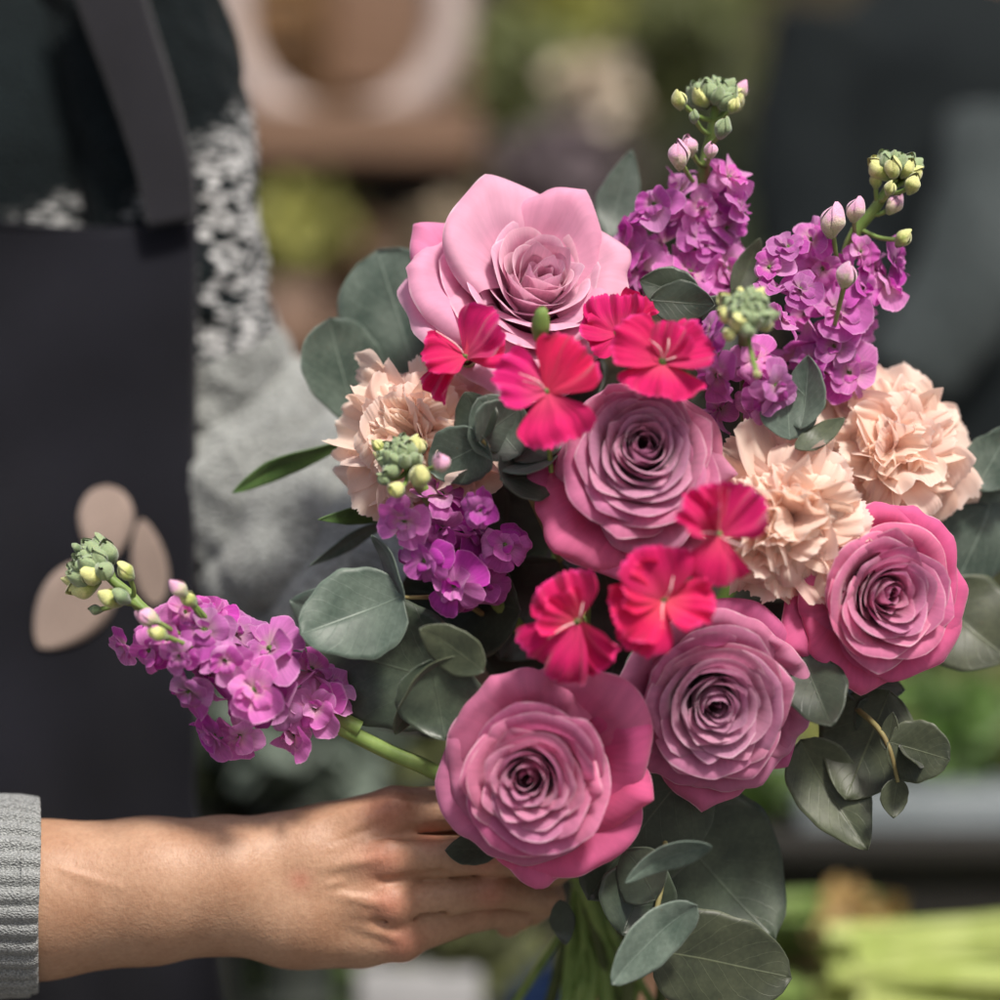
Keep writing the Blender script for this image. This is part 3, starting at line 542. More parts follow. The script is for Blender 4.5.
sprig('eucalyptus_sprig', [(470, 690, -.02, 300, 640, .0, 130, 0, .08, .05, dict(mat=M_EUCD, rnd=.5, tone=.5)), (484, 672, -.045, 420, 628, -.045, 46, 15, .1, .1, dict(mat=M_EUCO, tone=.1)), (470, 655, -.04, 395, 735, -.03, 56, 50, .2, .12, dict(mat=M_EUCO)), (430, 660, -.04, 445, 740, -.035, 86, 0, .15, .08, dict(mat=M_EUCD, tone=.6)), (520, 610, 0, 400, 590, .02, 130, 10, .1, .1, dict(mat=M_EUCD))],
      [(580, 720, .03), (500, 700, 0), (455, 665, -.03)], M_EUC, 'dark olive eucalyptus leaves left of the lowest rose', 'eucalyptus', G1)
sprig('eucalyptus_sprig', [(975, 500, .03, 1030, 425, .02, 70, 0, .1, .1, dict(tone=.1)), (1005, 450, .045, 945, 610, .03, 100, 20, .1, -.05, dict(tone=-.2)), (975, 490, .02, 1010, 430, .02, 60, 10, .1, .1)],
      [(880, 660, .05), (950, 550, .05), (1000, 440, .03)], M_EUC, 'grey green eucalyptus leaves at the right edge beside the upper carnation', 'eucalyptus', G1)
sprig('eucalyptus_sprig', [(800, 430, -.03, 808, 355, -.03, 44, 25, .3, .1, dict(tone=.0)), (790, 440, -.03, 790, 385, -.03, 58, -15, .2, .1), (795, 448, -.035, 845, 418, -.03, 24, 20, .1, .12, dict(mat=M_EUCO, tone=.4)), (770, 400, .0, 820, 372, .02, 40, 10, .1, .1)],
      [(780, 560, .04), (790, 480, .0), (798, 430, -.025)], M_EUC, 'bluish folded eucalyptus leaves poking up between two peach carnations', 'eucalyptus', G1)
sprig('eucalyptus_sprig', [(652, 950, -.02, 792, 978, -.01, 104, 0, .08, .05, dict(mat=M_EUCO, rnd=.5, pk=.42, tone=-.25)), (697, 905, -.035, 612, 985, -.045, 52, 15, .2, .12, dict(rnd=.6, tone=.2)), (655, 900, -.03, 625, 850, -.02, 70, 30, .1, .1, dict(mat=M_EUCD, tone=.3)), (712, 847, -.05, 625, 882, -.04, 30, 25, .2, .14, dict(tone=.3)), (622, 935, -.02, 660, 860, -.015, 84, -10, .1, .1, dict(mat=M_EUCD, tone=.4))],
      [(660, 790, .02), (665, 860, -.01), (650, 940, -.02), (645, 970, -.02)], M_EUC, 'hanging eucalyptus with pale folded and broad olive leaves at the bottom', 'eucalyptus', G1)
sprig('eucalyptus_sprig', [(900, 745, -.02, 925, 765, -.02, 76, 80, .1, .1, dict(tone=-.3)), (888, 742, -.02, 950, 760, -.025, 62, 0, .12, .1, dict(rnd=.45, tone=-.15)), (898, 778, -.02, 893, 818, -.02, 30, 10, .1, .1, dict(tone=-.1)), (885, 750, -.02, 893, 712, -.02, 18, 20, .1, .1, dict(tone=-.3))],
      [(830, 690, .03), (870, 720, -.01), (888, 745, -.02), (898, 782, -.02)], M_EUCO, 'small round eucalyptus leaves dangling below the bright pink rose', 'eucalyptus', G1)
G2 = 'dark broad leaves behind the flowers'
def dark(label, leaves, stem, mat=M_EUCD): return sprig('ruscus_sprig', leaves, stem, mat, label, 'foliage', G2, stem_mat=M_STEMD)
dark('large dark hanging leaves below the dusky mauve rose', [(640, 790, .0, 775, 940, .01, 165, 10, .1, .08, dict(rnd=.55, tone=.4)), (700, 760, -.01, 588, 900, -.01, 120, 15, .12, .06, dict(rnd=.6, tone=.2)), (650, 770, .02, 690, 900, .02, 130, 0, .1, .1)], [(700, 700, .05), (660, 760, .02), (640, 800, .0)])
dark('dark leaves with a pale underside tip below the bright pink rose', [(890, 690, .0, 845, 800, -.005, 105, -10, .1, .08, dict(mat=M_EUCO, tone=-.1)), (800, 740, .0, 868, 850, -.01, 78, 10, .3, .1, dict(mat=M_EUCO, tone=.1, pk=.4)), (800, 650, -.02, 832, 726, -.045, 62, 0, .2, .1), (860, 700, .0, 900, 740, 0, 50, 0, .1, .1), (830, 670, 0, 905, 690, .01, 50, 30, .1, .1)], [(760, 640, .05), (820, 680, .02), (850, 720, .01)])
dark('dark pointed leaves right of the bright pink rose', [(930, 590, .03, 1010, 660, .02, 110, 10, .12, .1, dict(mat=M_EUCO, tone=-.1))], [(860, 640, .06), (920, 600, .045), (935, 590, .03)])
dark('dark glossy leaves behind the middle stock', [(700, 300, .0, 640, 280, .0, 50, 0, .2, .1), (735, 300, .01, 760, 238, .01, 28, 0, .2, .1, dict(mat=M_EUCO)), (650, 300, -.005, 715, 305, -.01, 46, 0, .1, .1), (770, 350, .0, 700, 300, 0, 60, 0, .1, .1)], [(720, 420, .04), (710, 340, .02), (700, 300, .01)])
dark('grey green leaf standing behind the highest stock', [(608, 240, .04, 632, 150, .045, 44, 0, .1, .06, dict(mat=M_EUC, tone=-.25, rnd=.9))], [(640, 420, .05), (620, 320, .045), (608, 238, .04)])
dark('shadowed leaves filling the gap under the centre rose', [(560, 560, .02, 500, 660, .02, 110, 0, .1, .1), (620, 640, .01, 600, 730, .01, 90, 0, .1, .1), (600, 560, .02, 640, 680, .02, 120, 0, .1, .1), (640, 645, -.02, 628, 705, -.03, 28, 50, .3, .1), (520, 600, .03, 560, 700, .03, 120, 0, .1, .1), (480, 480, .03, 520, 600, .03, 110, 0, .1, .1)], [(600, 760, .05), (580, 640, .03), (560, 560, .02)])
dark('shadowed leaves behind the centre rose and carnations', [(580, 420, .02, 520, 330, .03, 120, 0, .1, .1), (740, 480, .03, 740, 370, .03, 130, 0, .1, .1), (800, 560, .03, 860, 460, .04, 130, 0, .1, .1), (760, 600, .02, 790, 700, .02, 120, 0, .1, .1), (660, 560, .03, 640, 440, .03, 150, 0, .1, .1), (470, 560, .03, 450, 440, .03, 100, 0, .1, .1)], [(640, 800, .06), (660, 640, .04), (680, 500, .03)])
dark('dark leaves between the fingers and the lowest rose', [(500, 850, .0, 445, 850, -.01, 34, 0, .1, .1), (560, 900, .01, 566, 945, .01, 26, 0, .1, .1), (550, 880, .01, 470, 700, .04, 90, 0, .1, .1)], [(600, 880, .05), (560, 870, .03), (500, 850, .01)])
G3 = 'narrow green blades at the left of the bouquet'
def blade(label, l, m=M_GRASS): return sprig('grass_blade', [l], [l[0:3]], m, label, 'leaf blade', G3)
blade('longest narrow green blade crossing in front of the grey sleeve', (360, 438, .03, 232, 492, .03, 26, 35, .25, .06, dict(rnd=.8, pk=.6)))
blade('short green blade under the left carnation', (400, 515, .02, 318, 520, .0, 20, 20, .2, .08, dict(rnd=.9, pk=.4)))
blade('thin grey green blade pointing down left over the sleeve', (392, 520, .02, 308, 568, .02, 18, 35, .2, .05, dict(rnd=.9)), M_EUC)
# ------------------------------------------------------------------ distance-field body
def sdf_mesh(fn, lo, hi, h):
    lo, hi = np.array(lo, float), np.array(hi, float); n = np.ceil((hi-lo)/h).astype(int)+1
    X, Y, Z = np.meshgrid(*[lo[i]+h*np.arange(n[i]) for i in range(3)], indexing='ij')
    V = fn(np.stack([X, Y, Z], -1).reshape(-1, 3).astype(np.float32)).reshape(n)
    V[0] = V[-1] = 1; V[:, 0] = V[:, -1] = 1; V[:, :, 0] = V[:, :, -1] = 1
    ins = V < 0; c = n-1; cnt = np.zeros(c); acc = np.zeros((*c, 3))
    idx = np.stack(np.meshgrid(*[np.arange(k) for k in c], indexing='ij'), -1)
    offs = [(i, j, k) for i in (0, 1) for j in (0, 1) for k in (0, 1)]
    sl = lambda o: tuple(slice(o[a], o[a]+c[a]) for a in range(3))
    for a in offs:
        for ax in range(3):
            if a[ax]: continue
            b = list(a); b[ax] = 1; A, B = V[sl(a)], V[sl(b)]; m = (A < 0) != (B < 0)
            t = np.where(m, A/np.where(m, A-B, 1), 0)
            p = np.array(a, float)[None, None, None]+np.zeros((*c, 3)); p[..., ax] = t
            acc += p*m[..., None]; cnt += m
    act = cnt > 0; ids = -np.ones(c, int); ids[act] = np.arange(act.sum())
    verts = lo+h*(idx[act]+acc[act]/cnt[act][:, None]); faces = []
    for ax in range(3):
        o1, o2 = [(1, 2), (2, 0), (0, 1)][ax]
        s0 = [slice(1, c[k]) for k in range(3)]; s0[ax] = slice(0, c[ax]); s1 = list(s0); s1[ax] = slice(1, c[ax]+1)
        A = ins[tuple(s0)]; B = ins[tuple(s1)]
        for flip in (False, True):
            m = (A & ~B) if not flip else (~A & B)
            w_ = np.argwhere(m)
            if len(w_) == 0: continue
            g = w_+1; g[:, ax] -= 1
            def at(d1, d2):
                q = g.copy(); q[:, o1] += d1; q[:, o2] += d2; return ids[q[:, 0], q[:, 1], q[:, 2]]
            f = np.stack([at(-1, -1), at(0, -1), at(0, 0), at(-1, 0)], -1)
            faces.append(f[:, ::-1] if flip else f)
    return verts, np.concatenate(faces)
def cap(p, a, b, ra, rb, sq=None):
    a, b = np.array(a, np.float32), np.array(b, np.float32); ab = b-a
    t = np.clip(((p-a)@ab)/(ab@ab), 0, 1); q = p-a-t[:, None]*ab
    if sq is not None: q = q*np.array(sq, np.float32)
    return np.sqrt((q*q).sum(1))-(ra+(rb-ra)*t)
def smin(a, b, k): h = np.clip(.5+.5*(b-a)/k, 0, 1); return b*(1-h)+a*h-k*h*(1-h)
def chain(p, pts, rs_, k):
    d = None
    for i in range(len(pts)-1):
        c = cap(p, pts[i], pts[i+1], rs_[i], rs_[i+1]); d = c if d is None else smin(d, c, k)
    return d
# everything in photo pixels: x right, y down, z = depth; converted afterwards
def arm(p):
    d = chain(p, [(-260, 915, 90), (-60, 903, 62), (40, 900, 50), (150, 891, 46), (225, 884, 42)], [92, 84, 78, 72, 66], 14)
    d = smin(d, cap(p, (225, 868, 44), (300, 862, 42), 48, 44), 18); d = smin(d, cap(p, (215, 905, 44), (300, 915, 46), 47, 48), 18)
    K = [((395, 812, 32), 25), ((390, 858, 22), 27), ((392, 904, 25), 26), ((400, 940, 38), 23)]
    W = [((285, 850, 46), 36), ((275, 872, 40), 38), ((275, 900, 40), 38), ((285, 925, 48), 38)]
    pal = None
    for (k, rk), (w0, rw) in zip(K, W):
        c = cap(p, w0, k, rw, rk); pal = c if pal is None else smin(pal, c, 14)
    pal = smin(pal, cap(p, (330, 838, 72), (415, 822, 92), 36, 28), 20)       # thumb mound behind
    pal = smin(pal, cap(p, (300, 925, 60), (360, 936, 55), 40, 32), 16)
    d = smin(d, pal, 20)
    F = [([(395, 812, 32), (478, 806, 38), (545, 815, 78), (548, 835, 118)], [24.5, 21.5, 19, 15]),
         ([(390, 858, 22), (490, 855, 24), (555, 865, 72), (545, 882, 118)], [24, 19, 18, 15]),
         ([(392, 904, 26), (492, 890, 46), (548, 898, 90), (530, 912, 122)], [23, 17.5, 16, 15]),
         ([(402, 938, 38), (478, 914, 74), (520, 914, 105), (508, 925, 122)], [20, 16, 14.5, 13]),
         ([(415, 822, 92), (485, 838, 112), (530, 860, 108)], [27, 23, 18])]
    fin = None
    for pts, r in F:
        c = chain(p, pts, r, 7); fin = c if fin is None else smin(fin, c, 1.5)
    d = smin(d, fin, 9)
    # knuckles, tendons, wrist bone, veins
    for (x, y, z, r) in [(394, 810, 24, 18), (387, 858, 13, 19), (391, 904, 16, 18), (404, 941, 30, 15), (478, 804, 33, 18), (488, 854, 20, 17), (490, 889, 42, 15), (478, 913, 70, 13), (214, 907, 16, 20), (222, 852, 16, 14)]:
        d = smin(d, np.linalg.norm(p-np.array([x, y, z], np.float32), axis=1)-r, 9)
    for a, b in [((290, 862, 9), (385, 812, 10)), ((290, 874, 4), (380, 858, -2)), ((290, 888, 5), (384, 904, 1)), ((295, 905, 10), (396, 938, 15))]:
        d = smin(d, cap(p, a, b, 3.0, 5), 5)
    for pts in [[(60, 870, -22), (120, 888, -24), (190, 868, -16), (250, 880, 2), (330, 850, 4)], [(190, 868, -16), (240, 905, 2), (340, 882, 1)], [(330, 850, 4), (375, 835, 9), (400, 832, 14)]]:
        d = smin(d, chain(p, pts, [2.6]*len(pts), 3), 5)
    # webbing furrows between the knuckles and skin folds
    for a, b in [((375, 838, 4), (440, 831, 14)), ((378, 882, -1), (440, 876, 10)), ((375, 922, 6), (440, 909, 32))]:
        d = -smin(-d, cap(p, a, b, 1.5, 7), 7)
    return d
def skin_mesh():
    v, f = sdf_mesh(arm, (-255, 770, -60), (600, 1000, 190), 2.9)
    n = len(v); v2, f2 = sdf_mesh(other, (250, 560, 60), (640, 1000, 330), 6.0); v3, f3 = sdf_mesh(trunk, (-760, -560, 150), (560, 1500, 960), 16)
    return (np.vstack([v, v2, v3]), np.vstack([f, f2+n, f3+n+len(v2)]))
def other(p):      # the second hand, hidden behind the flowers, steadying the bunch
    d = chain(p, [(290, 520, 395), (345, 575, 330), (430, 640, 255), (480, 690, 205)], [58, 60, 56, 50], 14)
    d = smin(d, cap(p, (470, 690, 190), (530, 740, 160), 46, 44), 20)
    for q in range(4):
        x, y = 560-q*14, 730+q*36
        d = smin(d, chain(p, [(515-q*6, 715+q*22, 165), (x+40, y, 150), (x+75, y+8, 110+q*4)], [24, 20, 15], 6), 8)
    return smin(d, chain(p, [(500, 720, 190), (545, 690, 210), (600, 700, 190)], [26, 22, 17], 7), 10)
def trunk(p):
    q = (p-np.array([-160, 500, 620], np.float32))/np.array([330, 1100, 230], np.float32)
    d = (np.linalg.norm(q, axis=1)-1)*230
    d = smin(d, chain(p, [(-400, 60, 600), (-160, -60, 620), (30, 14, 600)], [80, 100, 60], 40), 40)
    d = smin(d, cap(p, (-160, -80, 620), (-160, -540, 620), 130, 120), 50)
    d = smin(d, chain(p, [(40, -60, 580), (150, 120, 480), (180, 290, 495), (240, 420, 490), (262, 480, 445), (290, 520, 395)], [60, 55, 45, 45, 55, 55], 20), 20)
    return smin(d, chain(p, [(-420, 60, 600), (-620, 500, 420), (-560, 860, 250)], [90, 80, 80], 30), 40)

M_SKIN, nt_, nd_, L_ = newmat('skin')
_tc = N(nd_, 'ShaderNodeTexCoord')
_n1 = N(nd_, 'ShaderNodeTexNoise', i_Scale=38.0, i_Detail=3.0); _n2 = N(nd_, 'ShaderNodeTexNoise', i_Scale=420.0, i_Detail=4.0, i_Roughness=.65); _n3 = N(nd_, 'ShaderNodeTexVoronoi', i_Scale=900.0)
_mp = N(nd_, 'ShaderNodeMapping'); _mp.inputs['Scale'].default_value = (1, 1, .35); _mp.inputs['Rotation'].default_value = (0, R_(12), 0); L_.new(_tc.outputs['Object'], _mp.inputs[0])
_n4 = N(nd_, 'ShaderNodeTexNoise', i_Scale=700.0, i_Detail=2.0, i_Distortion=.6); L_.new(_mp.outputs[0], _n4.inputs[0])
for _n in (_n1, _n2, _n3): L_.new(_tc.outputs['Object'], _n.inputs[0])
_r = ramp(nd_, [(.35, (.37, .205, .125)), (.7, (.45, .275, .18))]); L_.new(_n1.outputs[0], _r.inputs[0])
_at = N(nd_, 'ShaderNodeAttribute', attribute_name='tone')
_c = mix(nt_, math_(nt_, 'MULTIPLY', _at.outputs['Fac'], .6), _r.outputs[0], (.44, .16, .11))
_sp = ramp(nd_, [(.3, (.84, .80, .78)), (.6, (1, 1, 1))]); L_.new(_n2.outputs[0], _sp.inputs[0]); _c = mix(nt_, 1.0, _c, _sp.outputs[0], 'MULTIPLY')
_b = N(nd_, 'ShaderNodeBsdfPrincipled', i_Roughness=.5); _b.inputs['Subsurface Weight'].default_value = .15; _b.inputs['Subsurface Radius'].default_value = (1, .35, .18); _b.inputs['Subsurface Scale'].default_value = .004
_b.inputs['Specular IOR Level'].default_value = .4; L_.new(_c, _b.inputs['Base Color'])
_bp = N(nd_, 'ShaderNodeBump', i_Strength=.32, i_Distance=.0005); L_.new(math_(nt_, 'ADD', math_(nt_, 'ADD', _n2.outputs[0], math_(nt_, 'MULTIPLY', _n3.outputs[0], .5)), _n4.outputs[0]), _bp.inputs['Height']); L_.new(_bp.outputs[0], _b.inputs['Normal'])
_o = N(nd_, 'ShaderNodeOutputMaterial'); L_.new(_b.outputs[0], _o.inputs[0])

def fabric(name, c1, c2, weave=900, rough=.9, knit=0, speck=None, sheen=.3, nsc=14):
    """cloth: fine weave, optional knit rows, optional white speckled band where tone > 0"""
    m, nt, nd, L = newmat(name); tc = N(nd, 'ShaderNodeTexCoord')
    n1 = N(nd, 'ShaderNodeTexNoise', i_Scale=float(nsc), i_Detail=5.0); L.new(tc.outputs['Object'], n1.inputs[0])
    n2 = N(nd, 'ShaderNodeTexNoise', i_Scale=float(weave), i_Detail=2.0); L.new(tc.outputs['Object'], n2.inputs[0])
    r = ramp(nd, [(.35, c1), (.68, c2)]); L.new(n1.outputs[0], r.inputs[0]); wr_ = ramp(nd, [(.3, (.72,)*3), (.7, (1.2,)*3)]); L.new(n2.outputs[0], wr_.inputs[0]); col = mix(nt, 1.0, r.outputs[0], wr_.outputs[0], 'MULTIPLY')
    h = n2.outputs[0]
    if knit:
        mp = N(nd, 'ShaderNodeMapping'); mp.inputs['Scale'].default_value = (1, 1, 1.5); L.new(tc.outputs['Object'], mp.inputs[0])
        vo = N(nd, 'ShaderNodeTexVoronoi', i_Scale=float(knit)); L.new(mp.outputs[0], vo.inputs[0])
        kr = ramp(nd, [(.1, (1.1,)*3), (.65, (.62,)*3)]); L.new(vo.outputs[0], kr.inputs[0]); col = mix(nt, 1.0, col, kr.outputs[0], 'MULTIPLY')
        h = math_(nt, 'ADD', h, math_(nt, 'MULTIPLY', math_(nt, 'SUBTRACT', 1.0, vo.outputs[0]), 2.0))
    if speck:
        mp = N(nd, 'ShaderNodeMapping'); mp.inputs['Scale'].default_value = (.62, .62, 1.25); mp.inputs['Rotation'].default_value = (0, R_(-12), 0); L.new(tc.outputs['Object'], mp.inputs[0])
        v2 = N(nd, 'ShaderNodeTexVoronoi', i_Scale=215.0, i_Randomness=.85); L.new(mp.outputs[0], v2.inputs[0])
        s = ramp(nd, [(.38, (1, 1, 1)), (.56, (0, 0, 0))]); L.new(v2.outputs['Distance'], s.inputs[0])
        n3 = N(nd, 'ShaderNodeTexNoise', i_Scale=50.0, i_Detail=2.0); L.new(tc.outputs['Object'], n3.inputs[0])
        s3 = ramp(nd, [(.30, (0, 0, 0)), (.42, (1, 1, 1))]); L.new(n3.outputs[0], s3.inputs[0])
        at = N(nd, 'ShaderNodeAttribute', attribute_name='tone')
        f = math_(nt, 'MULTIPLY', math_(nt, 'MULTIPLY', s.outputs[0], s3.outputs[0]), at.outputs['Fac'])
        col = mix(nt, f, col, speck)
    b = N(nd, 'ShaderNodeBsdfPrincipled', i_Roughness=rough); b.inputs['Specular IOR Level'].default_value = .15; b.inputs['Sheen Weight'].default_value = sheen
    L.new(col, b.inputs['Base Color']); bp = N(nd, 'ShaderNodeBump', i_Strength=.6, i_Distance=.0012); L.new(h, bp.inputs['Height']); L.new(bp.outputs[0], b.inputs['Normal'])
    o = N(nd, 'ShaderNodeOutputMaterial'); L.new(b.outputs[0], o.inputs[0]); return m
M_APRON = fabric('apron_cloth', (.0038, .0040, .0072), (.0085, .0086, .0140), 1600, sheen=.15, nsc=10)
M_STRAP = fabric('strap_cloth', (.0065, .0062, .009), (.012, .0115, .016), 1600)
M_SWEAT = fabric('dark_sweater', (.004, .0075, .009), (.008, .0135, .0155), 700, knit=330, sheen=.03, speck=(.42, .42, .42))
M_SLEEVE = fabric('grey_sleeve_knit', (.25, .26, .25), (.43, .445, .425), 700, knit=300, nsc=20)
M_CUFF = fabric('grey_cuff_knit', (.30, .31, .31), (.42, .44, .43), 1100, knit=900)
M_PRINT = fabric('emblem_print', (.28, .215, .185), (.35, .27, .23), 1600, sheen=.1)

person = empty('person', Matrix.Translation(Vector(P(-160, 1500, .25))))
pb = np.array(person.matrix_world.translation)
tag(person, 'person in dark sweater and navy apron reaching a bare forearm to grip the bouquet', 'person')
def px2w(v):      # photo-pixel units (x, y, depth px) -> metres, with the depth's perspective
    v = np.asarray(v, float); d = v[..., 2]*S; k = (1+d)*S
    return np.stack([(v[..., 0]-500)*k, d, (500-v[..., 1])*k], -1)
v_, f_ = skin_mesh(); f_ = f_[:, ::-1]
tone = np.zeros(len(v_))
for (x, y, r) in [(388, 812, 26), (384, 862, 26), (390, 905, 22), (402, 942, 20), (478, 806, 22), (488, 858, 20), (490, 893, 18), (430, 835, 16), (300, 880, 10)]:
    tone = np.maximum(tone, np.exp(-((v_[:, 0]-x)**2+(v_[:, 1]-y)**2)/r**2))
body = MB(); W_ = px2w(v_)-pb; body.v = [W_]; body.f = f_.tolist(); body.uv = [np.zeros((len(W_), 2))]; body.t = [tone]; body.n = len(W_)
o = link('body', body.mesh('body', M_SKIN), person); m_ = o.modifiers.new('sm', 'SMOOTH'); m_.factor = .5; m_.iterations = 2
# cuff: ribbed knit band with a rolled edge, and the sleeve behind it out of frame
def ribs(ph, t): return 1+.075*np.abs(np.sin(ph*17))**.6+.02*np.sin(t*9+ph*2)
G = tube([(-240, 925, 92), (-120, 915, 75), (-20, 898, 56), (24, 896, 54), (36, 896, 54), (38, 896, 54), (30, 896, 54)], [104, 100, 96, 97, 92, 86, 80], 60, 240, up=(0, 0, 1), mod=ribs)
link('sleeve_cuff', MB().grid(px2w(G)-pb, closed=True).mesh('cuff', M_CUFF), person)
def wrinkled(pts, rad, n, seg, amp, freq, seed, ell=1.0, stripes=None):
    G = tube(pts, rad, n, seg, ell=ell, up=(0, 0, 1)); c = spline(pts, n)[None]; dirn = G-c; rr = np.linalg.norm(dirn, axis=2, keepdims=True); dirn = dirn/rr
    rs = np.random.RandomState(seed); wv = 0
    for k in range(7):
        kv = rs.normal(size=3)*freq*(1+.5*k); wv = wv+np.sin(G@kv+rs.uniform(0, 6))/(1+.35*k)
    wv = 1-np.abs(wv)/1.6
    if stripes is not None: wv = wv+stripes(G)
    return G+dirn*(amp*wv)[..., None]
# left arm: dark upper sleeve with white speckle, then pale grey lower sleeve in heavy folds
SLP = [(60, -220, 560), (106, -60, 525), (146, 70, 492), (168, 190, 470), (182, 300, 465), (212, 400, 492), (272, 500, 462), (352, 580, 350), (430, 640, 255), (470, 668, 228)]
G = wrinkled(SLP, [95, 92, 90, 86, 84, 96, 116, 108, 90, 80], 300, 180, 8, .019, 19,
             stripes=lambda G: np.clip((G[..., 1]-250)/120, 0, 1)*(2.2*np.abs(np.sin((G[..., 0]*.62+G[..., 1]*.78)*.036+1.1*np.sin(G[..., 0]*.017+1)+.5*np.sin(G[..., 1]*.03)))**.7-1.3))
cy_ = spline(SLP, 300)[:, 1]; k = int(np.argmin(np.abs(cy_-335)))
t_ = np.clip((G[..., 1]-(70+(262-G[..., 0])*.9))/45, 0, 1)
link('upper_sleeve', MB().grid(px2w(G[:, :k+1])-pb, t_[:, :k+1], closed=True).mesh('upper_sleeve', M_SWEAT), person)
link('lower_sleeve', MB().grid(px2w(G[:, k:])-pb, closed=True).mesh('lower_sleeve', M_SLEEVE), person)
# torso of the sweater
th = np.linspace(0, 2*np.pi, 120, endpoint=False)[:, None]; yy = np.linspace(-90, 1500, 160)[None]
hw = np.interp(yy, [-90, -20, 60, 300, 900, 1500], [150, 270, 330, 350, 345, 360]); dp = np.interp(yy, [-90, 0, 150, 900, 1500], [150, 200, 240, 250, 270])
G = np.stack([-160+hw*np.cos(th), yy+0*th, 610+dp*np.sin(th)], -1)
G = G + 7*Wob(np.random.RandomState(5), .016)(G.reshape(-1, 3)).reshape(G.shape)
t_ = np.clip((G[..., 1]-(214-.32*np.clip(G[..., 0], -100, 200)))/10, 0, 1)*np.clip((330-G[..., 1])/30, 0, 1)
link('sweater', MB().grid(px2w(G)-pb, t_, closed=True, cap=True).mesh('sweater', M_SWEAT), person)
# apron bib: a hanging cloth in front of the torso with soft folds
a = np.linspace(0, 1, 70)[:, None]; b = np.linspace(0, 1, 110)[None]
xr = np.interp(b, [0, .1, .45, .60, .75, 1], [198, 197, 195, 222, 262, 300]); x = -420+(xr+420)*a; top = 214+28*(1-a)+10*np.sin(a*9); y = top+(1500-top)*b
dz = 330+40*((x+160)/360)**2+22*np.sin(x*.022+y*.006)*b**.5+9*np.sin(x*.05-y*.011+1)*b + 5*np.sin(y*.03+x*.01)
G = np.stack([x, y+0*a, dz], -1); solid(link('apron', MB().grid(px2w(G)-pb).mesh('apron', M_APRON), person), .0016)
tp = spline([(x_, top_, d_) for x_, top_, d_ in zip(x[:, 0], top[:, 0], dz[:, 0])], 60)
link('apron_hem', MB().grid(px2w(tube(tp+np.array([0, 2.2, -1.5]), [2.6, 2.6], 60, 8, ell=.6, up=(0, 0, 1)))-pb, closed=True).mesh('apron_hem', M_APRON), person)
# shoulder strap
c = spline([(95, -80, 360), (112, 0, 352), (142, 90, 345), (165, 170, 338), (172, 222, 334)], 40); wd = np.interp(np.linspace(0, 1, 40), [0, 1], [38, 26])[None, :, None]; u = np.linspace(-1, 1, 9)[:, None, None]
G = c[None]+u*wd*np.array([.97, -.2, .25])+np.array([0, 0, 1])*(3*u*u)
solid(link('apron_strap', MB().grid(px2w(G)-pb).mesh('apron_strap', M_STRAP), person), .002)
# emblem printed on the bib: three pale petals
def petal_print(cx, cy, l, w_, ang, nm):
    v = np.linspace(0, 1, 24)[None]; u = np.linspace(-1, 1, 7)[:, None]; ww = w_*np.sin(np.pi*v**.8)**.62; yy_ = (v-.5)*l
    ca, sa = math.cos(R_(ang)), math.sin(R_(ang)); X = cx+u*ww*ca-yy_*sa; Y = cy-(u*ww*sa+yy_*ca)
    dz_ = 330+40*((X+160)/360)**2+22*np.sin(X*.022+Y*.006)*np.sqrt(np.clip((Y-230)/1270, 0, 1))+9*np.sin(X*.05-Y*.011+1)*(Y-230)/1270+5*np.sin(Y*.03+X*.01)-5
    solid(link('printed_petal', MB().grid(px2w(np.stack([X, Y, dz_], -1))-pb).mesh(nm, M_PRINT), person), .0005)
petal_print(106, 524, 78, 28, 178, 'emblem'); petal_print(149, 562, 88, 18, 10, 'emblem'); petal_print(72, 607, 104, 36, 140, 'emblem')

# ------------------------------------------------------------------ behind: the flower stall and a second person (all far out of focus)
M_WOOD = plain('brown_wood', (.12, .068, .042), (.19, .112, .072), 12, .6, .4, .004, stretch=(1, 6, 8))
M_WOODO = plain('orange_wood', (.13, .065, .025), (.20, .11, .045), 14, .55, .3, .004, stretch=(1, 6, 6))
M_WOODD = plain('dark_wood', (.010, .009, .008), (.02, .018, .016), 12, .7, .3, .004, stretch=(1, 4, 8))
M_WALL = plain('shop_wall_paint', (.055, .055, .045), (.11, .10, .08), 3.2, .8, .2, .005)
M_POTD = plain('dark_pot', (.018, .022, .018), (.035, .04, .034), 20, .7, .2, .002)
M_HOOP = plain('pale_wicker', (.34, .27, .25), (.46, .38, .35), 60, .8, .6, .004)
M_CLAY = plain('clay_pot', (.16, .11, .085), (.24, .16, .12), 20, .8, .3, .003)
M_JACK = fabric('dark_jacket', (.005, .0075, .009), (.010, .0135, .015), 300, sheen=.03)
M_GREY = fabric('grey_sweater', (.045, .056, .058), (.08, .095, .098), 300, knit=160, sheen=.05)
M_WHITE = plain('white_enamel', (.28, .28, .29), (.34, .34, .35), 20, .5, .1, .002)
M_BLUE = plain('blue_plastic', (.06, .14, .42), (.08, .18, .5), 10, .45, .1, .002)
M_MET = plain('grey_metal', (.15, .175, .185), (.21, .235, .25), 10, .4, .1, .002)
M_GROUND = plain('ground_paving', (.10, .095, .085), (.17, .16, .15), 6, .85, .4, .01)
def fol(name, c1, c2): return petal_mat(name, c1, c2, c2, trans=.3, rand=.3, vein=.2)
